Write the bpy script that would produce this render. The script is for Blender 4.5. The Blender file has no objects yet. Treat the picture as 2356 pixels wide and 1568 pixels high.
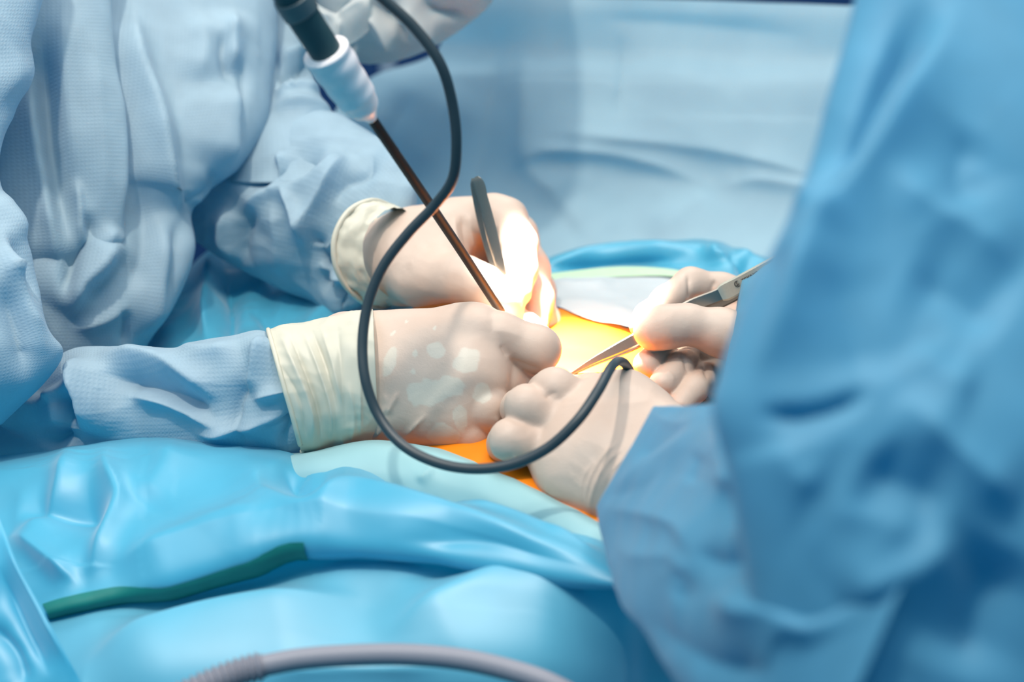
import bpy, math
import numpy as np
from mathutils import Vector

# ------------------------------------------------------------------ camera
W, H = 2356, 1568
LENS = 50.0
FX = W * LENS / 36.0
CX, CY = W / 2, H / 2
TH = math.radians(22.0)
CAM = np.array([0.0, -1.0, 1.40])
RIGHT = np.array([1.0, 0.0, 0.0])
UP = np.array([0.0, math.sin(TH), math.cos(TH)])
FWD = np.array([0.0, math.cos(TH), -math.sin(TH)])
scn = bpy.context.scene
cam_d = bpy.data.cameras.new('camera')
cam = bpy.data.objects.new('camera', cam_d)
scn.collection.objects.link(cam)
cam.location = CAM
cam.rotation_euler = (math.pi / 2 - TH, 0, 0)
cam_d.lens = LENS
cam_d.sensor_width = 36
cam_d.clip_start = 0.05
cam_d.dof.use_dof = True
cam_d.dof.focus_distance = 0.945
cam_d.dof.aperture_fstop = 4.0
scn.camera = cam

# ------------------------------------------------------------------ colour management, world
scn.view_settings.view_transform = 'Standard'
scn.view_settings.look = 'None'
scn.view_settings.gamma = 1.0
scn.view_settings.use_curve_mapping = False
scn.view_settings.exposure = 0.0
world = bpy.data.worlds.new('world')
scn.world = world
world.use_nodes = True
bg = world.node_tree.nodes['Background']
bg.inputs[0].default_value = (0.08, 0.57, 0.92, 1)
bg.inputs[1].default_value = 0.51
scn.cycles.max_bounces = 5
scn.cycles.diffuse_bounces = 3
scn.cycles.glossy_bounces = 2
scn.cycles.transmission_bounces = 3
scn.cycles.caustics_reflective = False
scn.cycles.caustics_refractive = False
scn.cycles.adaptive_threshold = 0.02


def look_at(o, target):
    d = Vector(target) - o.location
    o.rotation_euler = d.to_track_quat('-Z', 'Y').to_euler()


def P(x, y, d):
    """photo pixel + distance along the view axis -> world point"""
    return CAM + RIGHT * ((x - CX) / FX * d) + UP * (-(y - CY) / FX * d) + FWD * d


def PZ(x, y, z):
    """photo pixel on the horizontal plane at height z"""
    k = math.sin(TH) + (y - CY) / FX * math.cos(TH)
    return P(x, y, (CAM[2] - z) / k)


def lamp(name, kind, loc, target, energy, color, **kw):
    l = bpy.data.lights.new(name, kind)
    l.energy = energy
    l.color = color
    for k, v in kw.items():
        setattr(l, k, v)
    o = bpy.data.objects.new(name, l)
    scn.collection.objects.link(o)
    o.location = loc
    look_at(o, target)
    return o


FIELD = PZ(1290, 790, 1.0)
# narrow headlight beam from the forehead of the left surgeon, above the frame
lamp('headlight_beam', 'SPOT', P(1130, -430, 0.97), PZ(1325, 795, 1.01),
     215, (1.0, 0.93, 0.80), spot_size=math.radians(23), spot_blend=0.8, shadow_soft_size=0.016)
# main surgical lamp head, soft, above left of the camera
lamp('surgical_lamp', 'AREA', (-0.35, -0.55, 2.45), (-0.02, 0.02, 1.0), 12, (1.0, 0.92, 0.82), shape='DISK', size=0.075)
# unseen fills overhead; side, front and rear ones added to brighten gown and drapes
lamp('ceiling_fill', 'AREA', (0.05, -0.05, 3.0), (0.05, 0.0, 1.0), 14, (1.0, 0.91, 0.82), shape='RECTANGLE', size=1.5, size_y=1.0)
lamp('ceiling_fill', 'AREA', (-1.3, -0.45, 2.7), (0.1, 0.3, 1.1), 16, (1.0, 0.91, 0.83), shape='RECTANGLE', size=1.2, size_y=1.2)  # added fill from the left onto screen drape and torso
lamp('ceiling_fill', 'AREA', (0.30, -0.60, 3.0), (0.0, 0.4, 1.2), 19, (1.0, 0.91, 0.83), shape='RECTANGLE', size=1.2, size_y=0.8)  # added fill from the front, lifts the dark screen drape
lamp('ceiling_fill', 'AREA', (0.4, 1.5, 3.0), (0.2, 0.6, 1.2), 30, (1.0, 0.93, 0.86), shape='RECTANGLE', size=1.5, size_y=1.0)  # added behind the screen drape so light shows through it

# ------------------------------------------------------------------ vector helpers
def proj(v):
    r = v - CAM
    d = r @ FWD
    return (r @ RIGHT) / d * FX + CX, -(r @ UP) / d * FX + CY, d


_rng = np.random.RandomState(7)
_perm = _rng.permutation(256)
_perm = np.concatenate([_perm, _perm, _perm])
_grad = _rng.normal(size=(256, 3))
_grad /= np.linalg.norm(_grad, axis=1)[:, None]


def perlin(p):
    i = np.floor(p).astype(int)
    f = p - i
    u = f * f * f * (f * (f * 6 - 15) + 10)
    i &= 255
    out = 0
    for dx in (0, 1):
        wx = u[:, 0] if dx else 1 - u[:, 0]
        for dy in (0, 1):
            wy = u[:, 1] if dy else 1 - u[:, 1]
            for dz in (0, 1):
                wz = u[:, 2] if dz else 1 - u[:, 2]
                h = _perm[_perm[_perm[(i[:, 0] + dx) & 255] + ((i[:, 1] + dy) & 255)] + ((i[:, 2] + dz) & 255)]
                g = _grad[h]
                out = out + wx * wy * wz * ((f[:, 0] - dx) * g[:, 0] + (f[:, 1] - dy) * g[:, 1] + (f[:, 2] - dz) * g[:, 2])
    return out


def crumple(p, size, seed=0.0, axis=None):
    """creased-cloth height, about -1..1, creases of the given spacing"""
    q = p / size
    if axis is not None:
        ax = np.asarray(axis, float)
        ax = ax / np.linalg.norm(ax)
        q = q - 0.72 * np.outer(q @ ax, ax)
    q = q + seed * 17.3
    w = np.stack([perlin(q * 0.7 + 5.1), perlin(q * 0.7 + 9.7), perlin(q * 0.7 + 2.3)], 1)
    q = q + 0.6 * w
    a = 1 - np.abs(perlin(q)) * 3.2
    b = 1 - np.abs(perlin(q * 2.1 + 3.3)) * 3.2
    return 0.65 * a + 0.35 * b - 0.25


def catmull(pts, n, closed=False):
    pts = np.asarray(pts, float)
    m = len(pts)
    if m == 2:
        t = np.linspace(0, 1, n)[:, None]
        return pts[0] * (1 - t) + pts[1] * t
    seg = np.linalg.norm(np.diff(pts[:, :min(3, pts.shape[1])], axis=0), axis=1)
    s = np.concatenate([[0], np.cumsum(np.maximum(seg, 1e-6) ** 0.75)])
    t = np.linspace(0, s[-1], n)
    k = np.clip(np.searchsorted(s, t, side='right') - 1, 0, m - 2)
    # finite-difference tangents (non uniform), clamped
    tan = np.zeros_like(pts)
    tan[1:-1] = ((pts[2:] - pts[1:-1]) / (s[2:] - s[1:-1])[:, None] * (s[1:-1] - s[:-2])[:, None]
                 + (pts[1:-1] - pts[:-2]) / (s[1:-1] - s[:-2])[:, None] * (s[2:] - s[1:-1])[:, None]) / (s[2:] - s[:-2])[:, None]
    tan[0] = (pts[1] - pts[0]) / (s[1] - s[0])
    tan[-1] = (pts[-1] - pts[-2]) / (s[-1] - s[-2])
    h = (s[k + 1] - s[k])[:, None]
    x = ((t - s[k])[:, None]) / h
    h00 = 2 * x ** 3 - 3 * x ** 2 + 1
    h10 = x ** 3 - 2 * x ** 2 + x
    h01 = -2 * x ** 3 + 3 * x ** 2
    h11 = x ** 3 - x ** 2
    return h00 * pts[k] + h10 * h * tan[k] + h01 * pts[k + 1] + h11 * h * tan[k + 1]


def ridge_height(px, py, ridges):
    """sum of fold profiles; each ridge = (points, width on one side, width on the other, height in metres)"""
    out = np.zeros_like(px)
    for pts, wp, wn, amp in ridges:
        pts = catmull(np.asarray(pts, float), max(12, 6 * len(pts)))
        best = np.full(px.shape, 1e9)
        sgn = np.zeros_like(px)
        par = np.zeros_like(px)
        L = np.concatenate([[0], np.cumsum(np.linalg.norm(np.diff(pts, axis=0), axis=1))])
        wmax = max(wp, wn) * 3
        sel = np.where((px > pts[:, 0].min() - wmax) & (px < pts[:, 0].max() + wmax)
                       & (py > pts[:, 1].min() - wmax) & (py < pts[:, 1].max() + wmax))[0]
        if len(sel) == 0:
            continue
        X, Y = px[sel], py[sel]
        bs, sg, pr = best[sel], sgn[sel], par[sel]
        for i in range(len(pts) - 1):
            a, b = pts[i], pts[i + 1]
            e = b - a
            l2 = e @ e + 1e-9
            t = np.clip(((X - a[0]) * e[0] + (Y - a[1]) * e[1]) / l2, 0, 1)
            dx, dy = X - a[0] - t * e[0], Y - a[1] - t * e[1]
            d = np.hypot(dx, dy)
            m = d < bs
            bs = np.where(m, d, bs)
            sg = np.where(m, e[0] * dy - e[1] * dx, sg)
            pr = np.where(m, L[i] + t * math.sqrt(l2), pr)
        w = np.where(sg > 0, wp, wn)
        q = pr / L[-1]
        fade = np.clip(np.minimum(q, 1 - q) * 3.2, 0, 1)
        fade = fade * fade * (3 - 2 * fade)
        eps = 0.20 * w
        out[sel] += amp * fade * np.exp(-(np.sqrt(bs * bs + eps * eps) - eps) / w)
    return out


def grid_normals(V):
    du = np.gradient(V, axis=1)
    dv = np.gradient(V, axis=0)
    n = np.cross(du, dv)
    n /= np.linalg.norm(n, axis=2)[..., None] + 1e-12
    return n


def link(o, parent=None):
    scn.collection.objects.link(o)
    if parent is not None:
        o.parent = parent
        o.matrix_parent_inverse = parent.matrix_basis.inverted()
    return o


def mesh_obj(name, verts, faces, mat, parent=None, uv=None, smooth=True, attrs=None):
    me = bpy.data.meshes.new(name)
    verts = np.asarray(verts, float)
    me.from_pydata(verts.tolist(), [], faces if isinstance(faces, list) else faces.tolist())
    if smooth:
        me.polygons.foreach_set('use_smooth', [True] * len(me.polygons))
    if uv is not None:
        lay = me.uv_layers.new(name='UVMap')
        idx = np.zeros(len(me.loops), int)
        me.loops.foreach_get('vertex_index', idx)
        lay.data.foreach_set('uv', np.asarray(uv)[idx].ravel())
    for k, v in (attrs or {}).items():
        a = me.attributes.new(k, 'FLOAT', 'POINT')
        a.data.foreach_set('value', np.asarray(v, float))
    me.materials.append(mat)
    me.update()
    return link(bpy.data.objects.new(name, me), parent)


def grid_faces(nv, nu, wrap=False):
    i, j = np.meshgrid(np.arange(nv - 1), np.arange(nu if wrap else nu - 1), indexing='ij')
    j2 = (j + 1) % nu
    return np.stack([i * nu + j, i * nu + j2, (i + 1) * nu + j2, (i + 1) * nu + j], -1).reshape(-1, 4)


def tag(o, label, cat=None, group=None, kind=None):
    o['label'] = label
    if cat:
        o['category'] = cat
    if group:
        o['group'] = group
    if kind:
        o['kind'] = kind
    return o


def displace(V, N, ridges, crump, facing=True):
    nv, nu, _ = V.shape
    flat = V.reshape(-1, 3)
    px, py, d = proj(flat)
    n = N.reshape(-1, 3)
    toc = CAM - flat
    toc /= np.linalg.norm(toc, axis=1)[:, None]
    f = (n * toc).sum(1)
    h = np.zeros(len(flat))
    if ridges:
        r = ridge_height(px, py, ridges)
        h += r * (np.clip(f * 1.6, 0, 1) if facing else 1)
    for c in crump:
        h += c[1] * crumple(flat, c[0], c[2], c[3] if len(c) > 3 else None)
    return (flat + n * h[:, None]).reshape(nv, nu, 3)


def loft(name, stations, mat, parent=None, nv=90, nu=96, ridges=(), crump=(), cap=True, sq=2.0):
    """closed body: stations (ax, ay, bx, by, depth, depth ratio) give both silhouette edges in the photo"""
    S = catmull(np.asarray(stations, float), nv)
    phi = np.linspace(0, 2 * math.pi, nu, endpoint=False)
    phi = phi - 0.55 * np.sin(phi + math.pi / 2)      # finer on the side towards the photographer
    c, s = np.cos(phi), np.sin(phi)
    c = np.sign(c) * np.abs(c) ** (2 / sq)
    s = np.sign(s) * np.abs(s) ** (2 / sq)
    V = np.zeros((nv, nu, 3))
    for i, (ax, ay, bx, by, d, r) in enumerate(S):
        A, B = P(ax, ay, d), P(bx, by, d)
        M = (A + B) / 2
        E = (B - A) / 2
        F = M - CAM
        F /= np.linalg.norm(F)
        V[i] = M + np.outer(c, E) + np.outer(s, F) * np.linalg.norm(E) * r
    # periodic normals
    du = np.roll(V, -1, 1) - np.roll(V, 1, 1)
    dv = np.gradient(V, axis=0)
    n = np.cross(du, dv)
    n /= np.linalg.norm(n, axis=2)[..., None] + 1e-12
    mid = V.mean(1, keepdims=True)
    if ((V - mid) * n).sum() < 0:
        n = -n
    V = displace(V, n, ridges, crump)
    seg = np.linalg.norm(np.diff(V, axis=0), axis=2).mean(1)
    vv = np.concatenate([[0], np.cumsum(seg)])
    per = np.linalg.norm(np.roll(V, -1, 1) - V, axis=2).sum(1).mean()
    uu = np.abs(((phi / math.pi + 0.5) % 2) - 1) * per / 2
    uv = np.stack(np.meshgrid(uu, vv), -1).reshape(-1, 2)
    verts = V.reshape(-1, 3)
    faces = grid_faces(nv, nu, True).tolist()
    if cap:
        k = len(verts)
        verts = np.concatenate([verts, [V[0].mean(0)], [V[-1].mean(0)]])
        uv = np.concatenate([uv, [[0, 0], [0, 0]]])
        for j in range(nu):
            faces.append([(j + 1) % nu, j, k])
            faces.append([(nv - 1) * nu + j, (nv - 1) * nu + (j + 1) % nu, k + 1])
    o = mesh_obj(name, verts, faces, mat, parent, uv)
    o_ring0 = V[0]
    return o, V


def sheet(name, rows, mat, parent=None, nv=90, nu=140, ridges=(), crump=(), base=None, world=False):
    """open cloth: rows of (x, y, depth) photo points, blended smoothly from first row to last"""
    R = []
    for r in rows:
        q = np.asarray(r, float) if world else np.array([P(*p) for p in r])
        R.append(catmull(q, nu))
    R = np.array(R)
    V = np.stack([catmull(R[:, j], nv) for j in range(nu)], 1)
    n = grid_normals(V)
    toc = CAM - V
    flip = np.sign((n * toc).sum(2).mean())
    n = n * flip
    V = displace(V, n, ridges, crump, facing=False)
    seg = np.linalg.norm(np.diff(V, axis=0), axis=2).mean(1)
    vv = np.concatenate([[0], np.cumsum(seg)])
    seg = np.linalg.norm(np.diff(V, axis=1), axis=2).mean(0)
    uu = np.concatenate([[0], np.cumsum(seg)])
    uv = np.stack(np.meshgrid(uu, vv), -1).reshape(-1, 2)
    o = mesh_obj(name, V.reshape(-1, 3), grid_faces(nv, nu), mat, parent, uv)
    return o, V


def tube(name, pts, radii, mat, parent=None, n=None, nu=20, pixels=True, closed=False, prof=None):
    """round tube through points; pixel points are (x, y, depth), radii in metres"""
    pts = np.array([P(*p) for p in pts]) if pixels else np.asarray(pts, float)
    rad = np.broadcast_to(np.asarray(radii, float), (len(pts),))
    n = n or max(24, 8 * len(pts))
    Q = catmull(np.concatenate([pts, rad[:, None]], 1), n)
    C, r = Q[:, :3], Q[:, 3].copy()
    if prof is not None:
        r = r * prof(np.linspace(0, 1, n))
    T = np.gradient(C, axis=0)
    T /= np.linalg.norm(T, axis=1)[:, None]
    a = np.cross(T[0], [0.3, 0.2, 0.9])
    a /= np.linalg.norm(a)
    V = np.zeros((n, nu, 3))
    ph = np.linspace(0, 2 * math.pi, nu, endpoint=False)
    for i in range(n):
        a = a - T[i] * (a @ T[i])
        a /= np.linalg.norm(a)
        b = np.cross(T[i], a)
        V[i] = C[i] + r[i] * (np.outer(np.cos(ph), a) + np.outer(np.sin(ph), b))
    verts = V.reshape(-1, 3)
    faces = grid_faces(n, nu, True).tolist()
    if closed:
        for j in range(nu):
            faces.append([(n - 1) * nu + j, (n - 1) * nu + (j + 1) % nu, (j + 1) % nu, j])
    else:
        k = len(verts)
        verts = np.concatenate([verts, [C[0]], [C[-1]]])
        for j in range(nu):
            faces.append([(j + 1) % nu, j, k])
            faces.append([(n - 1) * nu + j, (n - 1) * nu + (j + 1) % nu, k + 1])
    return mesh_obj(name, verts, faces, mat, parent)


def surface_nets(F, org, h):
    nx, ny, nz = F.shape
    c = (nx - 1, ny - 1, nz - 1)
    acc = np.zeros(c + (3,))
    cnt = np.zeros(c)
    off = [(i, j, k) for i in (0, 1) for j in (0, 1) for k in (0, 1)]

    def S(o):
        return F[o[0]:o[0] + c[0], o[1]:o[1] + c[1], o[2]:o[2] + c[2]]
    for a in off:
        for ax in range(3):
            if a[ax]:
                continue
            b = list(a)
            b[ax] = 1
            fa, fb = S(a), S(b)
            m = (fa < 0) != (fb < 0)
            t = np.where(m, fa / np.where(m, fa - fb, 1), 0)
            for q in range(3):
                acc[..., q] += m * (a[q] + (t if q == ax else 0))
            cnt += m
    act = cnt > 0
    ids = -np.ones(c, int)
    ids[act] = np.arange(act.sum())
    idx = np.argwhere(act)
    verts = org + h * (idx + acc[act] / cnt[act][:, None])
    faces = []
    for ax in range(3):
        u, v = (ax + 1) % 3, (ax + 2) % 3
        sl0 = [slice(None)] * 3
        sl1 = [slice(None)] * 3
        sl0[ax] = slice(0, -1)
        sl1[ax] = slice(1, None)
        fa, fb = F[tuple(sl0)], F[tuple(sl1)]
        m = (fa < 0) != (fb < 0)
        e = np.argwhere(m)
        ok = (e[:, u] > 0) & (e[:, v] > 0) & (e[:, u] < c[u]) & (e[:, v] < c[v])
        e = e[ok]
        if len(e) == 0:
            continue
        neg = fa[tuple(e.T)] < 0
        eu = np.zeros(3, int)
        eu[u] = 1
        ev = np.zeros(3, int)
        ev[v] = 1
        q = [ids[tuple((e - eu - ev).T)], ids[tuple((e - ev).T)], ids[tuple(e.T)], ids[tuple((e - eu).T)]]
        A = np.stack(q, 1)
        A[~neg] = A[~neg][:, ::-1]
        faces.append(A)
    return verts, np.concatenate(faces)


def smin(a, b, k):
    h = np.clip(0.5 + 0.5 * (b - a) / k, 0, 1)
    return b + (a - b) * h - k * h * (1 - h)


def hand(name, groups, mat, parent, h=0.00115, join=0.004, ridges=(), patches=(), crump=(), relax=2):
    """gloved hand: groups = list of (blend, [chains]); a chain is a list of (x, y, depth, radius px)"""
    G = []
    for k, chains in groups:
        prims = []
        for ch in chains:
            q = [(P(x, y, d), r * d / FX) for x, y, d, r in ch]
            prims += list(zip(q[:-1], q[1:]))
        G.append((k, prims))
    allp = np.array([e[0] for _, pr in G for s in pr for e in s])
    allr = max(e[1] for _, pr in G for s in pr for e in s)
    lo, hi = allp.min(0) - allr - 0.006, allp.max(0) + allr + 0.006
    n = np.ceil((hi - lo) / h).astype(int) + 1
    ax = [lo[i] + h * np.arange(n[i]) for i in range(3)]
    X, Y, Z = (q.astype(np.float32) for q in np.meshgrid(*ax, indexing='ij'))
    F = None
    for k, prims in G:
        g = None
        for (a, ra), (b, rb) in prims:
            e = (b - a).astype(np.float32)
            a, ra, rb = a.astype(np.float32), np.float32(ra), np.float32(rb)
            t = ((X - a[0]) * e[0] + (Y - a[1]) * e[1] + (Z - a[2]) * e[2]) / (e @ e + np.float32(1e-12))
            t = np.clip(t, 0, 1)
            dd = np.sqrt((X - a[0] - t * e[0]) ** 2 + (Y - a[1] - t * e[1]) ** 2 + (Z - a[2] - t * e[2]) ** 2)
            dd -= ra + (rb - ra) * t
            g = dd if g is None else smin(g, dd, k)
        F = g if F is None else smin(F, g, join)
    v, f = surface_nets(F, lo, h)
    # light relaxation
    ed = np.concatenate([f[:, [0, 1]], f[:, [1, 2]], f[:, [2, 3]], f[:, [3, 0]]])
    for _ in range(relax):
        s = np.zeros_like(v)
        c = np.zeros(len(v))
        np.add.at(s, ed[:, 0], v[ed[:, 1]])
        np.add.at(s, ed[:, 1], v[ed[:, 0]])
        np.add.at(c, ed[:, 0], 1)
        np.add.at(c, ed[:, 1], 1)
        v = 0.5 * v + 0.5 * s / c[:, None]
    # normals
    fn = np.cross(v[f[:, 2]] - v[f[:, 0]], v[f[:, 3]] - v[f[:, 1]])
    nn = np.zeros_like(v)
    for i in range(4):
        np.add.at(nn, f[:, i], fn)
    nn /= np.linalg.norm(nn, axis=1)[:, None] + 1e-12
    toc = CAM - v
    toc /= np.linalg.norm(toc, axis=1)[:, None]
    face = np.clip((nn * toc).sum(1) * 2, 0, 1)
    px, py, _ = proj(v)
    hgt = ridge_height(px, py, ridges) * face if ridges else np.zeros(len(v))
    for size, amp, seed in crump:
        hgt += amp * crumple(v, size, seed)
    v = v + nn * hgt[:, None]
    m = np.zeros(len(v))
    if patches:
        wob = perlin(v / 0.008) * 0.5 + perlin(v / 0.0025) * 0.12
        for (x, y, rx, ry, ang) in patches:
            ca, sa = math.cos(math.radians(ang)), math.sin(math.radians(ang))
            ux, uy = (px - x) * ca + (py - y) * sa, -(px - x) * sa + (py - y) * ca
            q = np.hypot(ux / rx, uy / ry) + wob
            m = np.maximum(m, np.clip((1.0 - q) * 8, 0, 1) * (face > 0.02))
    return mesh_obj(name, v, f, mat, parent, attrs={'patch': m})


# ------------------------------------------------------------------ materials
def new_mat(name):
    m = bpy.data.materials.new(name)
    m.use_nodes = True
    nt = m.node_tree
    nt.nodes.clear()
    return m, nt, nt.nodes, nt.links


def cloth_mat(name, front, through, mix=0.35, rough=0.55, spec=0.35, sheen=0.25, dots=0.0, weave=0.25, scale=60.0, tint=0.12):
    m, nt, N, L = new_mat(name)
    out = N.new('ShaderNodeOutputMaterial')
    pb = N.new('ShaderNodeBsdfPrincipled')
    tr = N.new('ShaderNodeBsdfTranslucent')
    mx = N.new('ShaderNodeMixShader')
    geo = N.new('ShaderNodeTexCoord')
    nz = N.new('ShaderNodeTexNoise')
    nz.inputs['Scale'].default_value = scale
    nz.inputs['Detail'].default_value = 2
    L.new(geo.outputs['Object'], nz.inputs['Vector'])
    ramp = N.new('ShaderNodeMix')
    ramp.data_type = 'RGBA'
    ramp.inputs['A'].default_value = tuple(c * (1 - tint) for c in front) + (1,)
    ramp.inputs['B'].default_value = tuple(min(1, c * (1 + tint)) for c in front) + (1,)
    L.new(nz.outputs['Fac'], ramp.inputs['Factor'])
    L.new(ramp.outputs['Result'], pb.inputs['Base Color'])
    pb.inputs['Roughness'].default_value = rough
    pb.inputs['Specular IOR Level'].default_value = spec
    pb.inputs['Sheen Weight'].default_value = sheen
    pb.inputs['Sheen Roughness'].default_value = 0.45
    tr.inputs['Color'].default_value = tuple(through) + (1,)
    mx.inputs[0].default_value = mix
    L.new(pb.outputs[0], mx.inputs[1])
    L.new(tr.outputs[0], mx.inputs[2])
    L.new(mx.outputs[0], out.inputs[0])
    last = None
    if weave > 0:
        b2 = N.new('ShaderNodeBump')
        b2.inputs['Strength'].default_value = weave
        b2.inputs['Distance'].default_value = 0.0006
        n2 = N.new('ShaderNodeTexNoise')
        n2.inputs['Scale'].default_value = 900
        n2.inputs['Detail'].default_value = 2
        L.new(geo.outputs['Object'], n2.inputs['Vector'])
        L.new(n2.outputs['Fac'], b2.inputs['Height'])
        last = b2
    if dots > 0:
        vo = N.new('ShaderNodeTexVoronoi')
        vo.voronoi_dimensions = '2D'
        vo.inputs['Randomness'].default_value = 0.0
        vo.inputs['Scale'].default_value = 1 / 0.0030
        L.new(geo.outputs['UV'], vo.inputs['Vector'])
        mr = N.new('ShaderNodeMapRange')
        mr.inputs['From Min'].default_value = 0.15
        mr.inputs['From Max'].default_value = 0.42
        L.new(vo.outputs['Distance'], mr.inputs['Value'])
        b3 = N.new('ShaderNodeBump')
        b3.inputs['Strength'].default_value = dots
        b3.inputs['Distance'].default_value = 0.0005
        L.new(mr.outputs['Result'], b3.inputs['Height'])
        if last:
            L.new(last.outputs[0], b3.inputs['Normal'])
        last = b3
    if last:
        L.new(last.outputs[0], pb.inputs['Normal'])
    return m


def simple_mat(name, col, rough=0.5, metal=0.0, spec=0.5, noise=0.0, nscale=80.0, bump=0.0, sss=0.0, coat=0.0, brushed=None):
    m, nt, N, L = new_mat(name)
    out = N.new('ShaderNodeOutputMaterial')
    pb = N.new('ShaderNodeBsdfPrincipled')
    L.new(pb.outputs[0], out.inputs[0])
    pb.inputs['Base Color'].default_value = tuple(col) + (1,)
    pb.inputs['Roughness'].default_value = rough
    pb.inputs['Metallic'].default_value = metal
    pb.inputs['Specular IOR Level'].default_value = spec
    pb.inputs['Coat Weight'].default_value = coat
    if sss:
        pb.inputs['Subsurface Weight'].default_value = sss
        pb.inputs['Subsurface Radius'].default_value = (1.0, 0.45, 0.25)
        pb.inputs['Subsurface Scale'].default_value = 0.006
    tc = N.new('ShaderNodeTexCoord')
    nz = N.new('ShaderNodeTexNoise')
    nz.inputs['Scale'].default_value = nscale
    nz.inputs['Detail'].default_value = 5
    if brushed:
        mp = N.new('ShaderNodeMapping')
        mp.inputs['Scale'].default_value = brushed
        L.new(tc.outputs['Object'], mp.inputs['Vector'])
        L.new(mp.outputs['Vector'], nz.inputs['Vector'])
    else:
        L.new(tc.outputs['Object'], nz.inputs['Vector'])
    if noise:
        mx = N.new('ShaderNodeMix')
        mx.data_type = 'RGBA'
        mx.inputs['A'].default_value = tuple(c * (1 - noise) for c in col) + (1,)
        mx.inputs['B'].default_value = tuple(min(1, c * (1 + noise)) for c in col) + (1,)
        L.new(nz.outputs['Fac'], mx.inputs['Factor'])
        L.new(mx.outputs['Result'], pb.inputs['Base Color'])
    if bump:
        b = N.new('ShaderNodeBump')
        b.inputs['Strength'].default_value = bump
        b.inputs['Distance'].default_value = 0.001
        L.new(nz.outputs['Fac'], b.inputs['Height'])
        L.new(b.outputs[0], pb.inputs['Normal'])
    return m


def glove_mat(name, col, pale, stretch=0.25):
    m, nt, N, L = new_mat(name)
    out = N.new('ShaderNodeOutputMaterial')
    pb = N.new('ShaderNodeBsdfPrincipled')
    L.new(pb.outputs[0], out.inputs[0])
    at = N.new('ShaderNodeAttribute')
    at.attribute_name = 'patch'
    tc = N.new('ShaderNodeTexCoord')
    n1 = N.new('ShaderNodeTexNoise')
    n1.inputs['Scale'].default_value = 34
    n1.inputs['Detail'].default_value = 4
    L.new(tc.outputs['Object'], n1.inputs['Vector'])
    m1 = N.new('ShaderNodeMix')
    m1.data_type = 'RGBA'
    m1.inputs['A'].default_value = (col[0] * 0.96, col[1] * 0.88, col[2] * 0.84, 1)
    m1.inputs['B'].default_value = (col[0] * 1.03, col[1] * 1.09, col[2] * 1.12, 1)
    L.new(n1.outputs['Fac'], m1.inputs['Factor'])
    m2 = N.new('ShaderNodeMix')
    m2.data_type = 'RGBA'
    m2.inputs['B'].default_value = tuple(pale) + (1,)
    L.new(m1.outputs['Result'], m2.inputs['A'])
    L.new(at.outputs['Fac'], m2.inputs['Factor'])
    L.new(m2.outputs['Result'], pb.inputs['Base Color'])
    pb.inputs['Roughness'].default_value = 0.48
    pb.inputs['Specular IOR Level'].default_value = 0.35
    n2 = N.new('ShaderNodeTexNoise')
    n2.inputs['Scale'].default_value = 1100
    n2.inputs['Detail'].default_value = 3
    L.new(tc.outputs['Object'], n2.inputs['Vector'])
    b = N.new('ShaderNodeBump')
    b.inputs['Strength'].default_value = 0.18
    b.inputs['Distance'].default_value = 0.0004
    L.new(n2.outputs['Fac'], b.inputs['Height'])
    n3 = N.new('ShaderNodeTexNoise')
    n3.inputs['Scale'].default_value = 190
    n3.inputs['Detail'].default_value = 3
    n3.inputs['Distortion'].default_value = 0.8
    L.new(tc.outputs['Object'], n3.inputs['Vector'])
    b3 = N.new('ShaderNodeBump')
    b3.inputs['Strength'].default_value = 0.16
    b3.inputs['Distance'].default_value = 0.0012
    L.new(n3.outputs['Fac'], b3.inputs['Height'])
    L.new(b.outputs[0], b3.inputs['Normal'])
    L.new(b3.outputs[0], pb.inputs['Normal'])
    return m


M_GOWN = cloth_mat('gown_nonwoven', (0.46, 0.61, 0.68), (0.01, 0.46, 0.74), mix=0.36, dots=0.22, sheen=0.15)
M_GOWN_R = cloth_mat('gown_nonwoven_shaded', (0.12, 0.40, 0.59), (0.0, 0.36, 0.62), mix=0.38, sheen=0.25, weave=0)  # gown fabric with the right surgeon's shade put into a deeper colour
M_DRAPE = cloth_mat('drape_blue', (0.07, 0.46, 0.66), (0.0, 0.46, 0.70), mix=0.25, rough=0.46, spec=1.0, sheen=0.55, scale=25, weave=0)
M_DRAPE_LOW = cloth_mat('drape_blue_lit', (0.13, 0.50, 0.68), (0.0, 0.46, 0.70), mix=0.25, rough=0.46, spec=1.0, sheen=0.55, scale=25, weave=0)  # drape blue made paler, light on the lower sheet put into the colour
M_DRAPE_PALE = cloth_mat('drape_pale', (0.35, 0.60, 0.63), (0.1, 0.5, 0.65), mix=0.2, rough=0.5, sheen=0.2, scale=25, weave=0)
M_DRAPE_WHITE = cloth_mat('drape_white', (0.62, 0.68, 0.70), (0.4, 0.5, 0.55), mix=0.2, rough=0.6, sheen=0.1, scale=25, weave=0)
M_SCREEN = cloth_mat('drape_screen', (0.58, 0.82, 0.92), (0.08, 0.58, 0.90), mix=0.42, rough=0.6, sheen=0.2, scale=18, weave=0)
M_HOOD = cloth_mat('hood_nonwoven', (0.68, 0.67, 0.62), (0.03, 0.50, 0.72), mix=0.35, dots=0.2, sheen=0.2)
M_GREEN = simple_mat('green_tape', (0.0, 0.17, 0.15), rough=0.6, noise=0.15)
M_PALEGREEN = simple_mat('pale_green_tape', (0.45, 0.62, 0.42), rough=0.6, noise=0.08)
M_GLOVE = glove_mat('latex_glove', (0.60, 0.46, 0.375), (0.63, 0.56, 0.47))
M_CUFF = simple_mat('latex_cuff', (0.61, 0.57, 0.46), rough=0.45, spec=0.4, noise=0.05)
M_SKIN = simple_mat('iodine_skin', (0.82, 0.23, 0.006), rough=0.5, spec=0.35, noise=0.10, nscale=60, bump=0.25)
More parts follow.
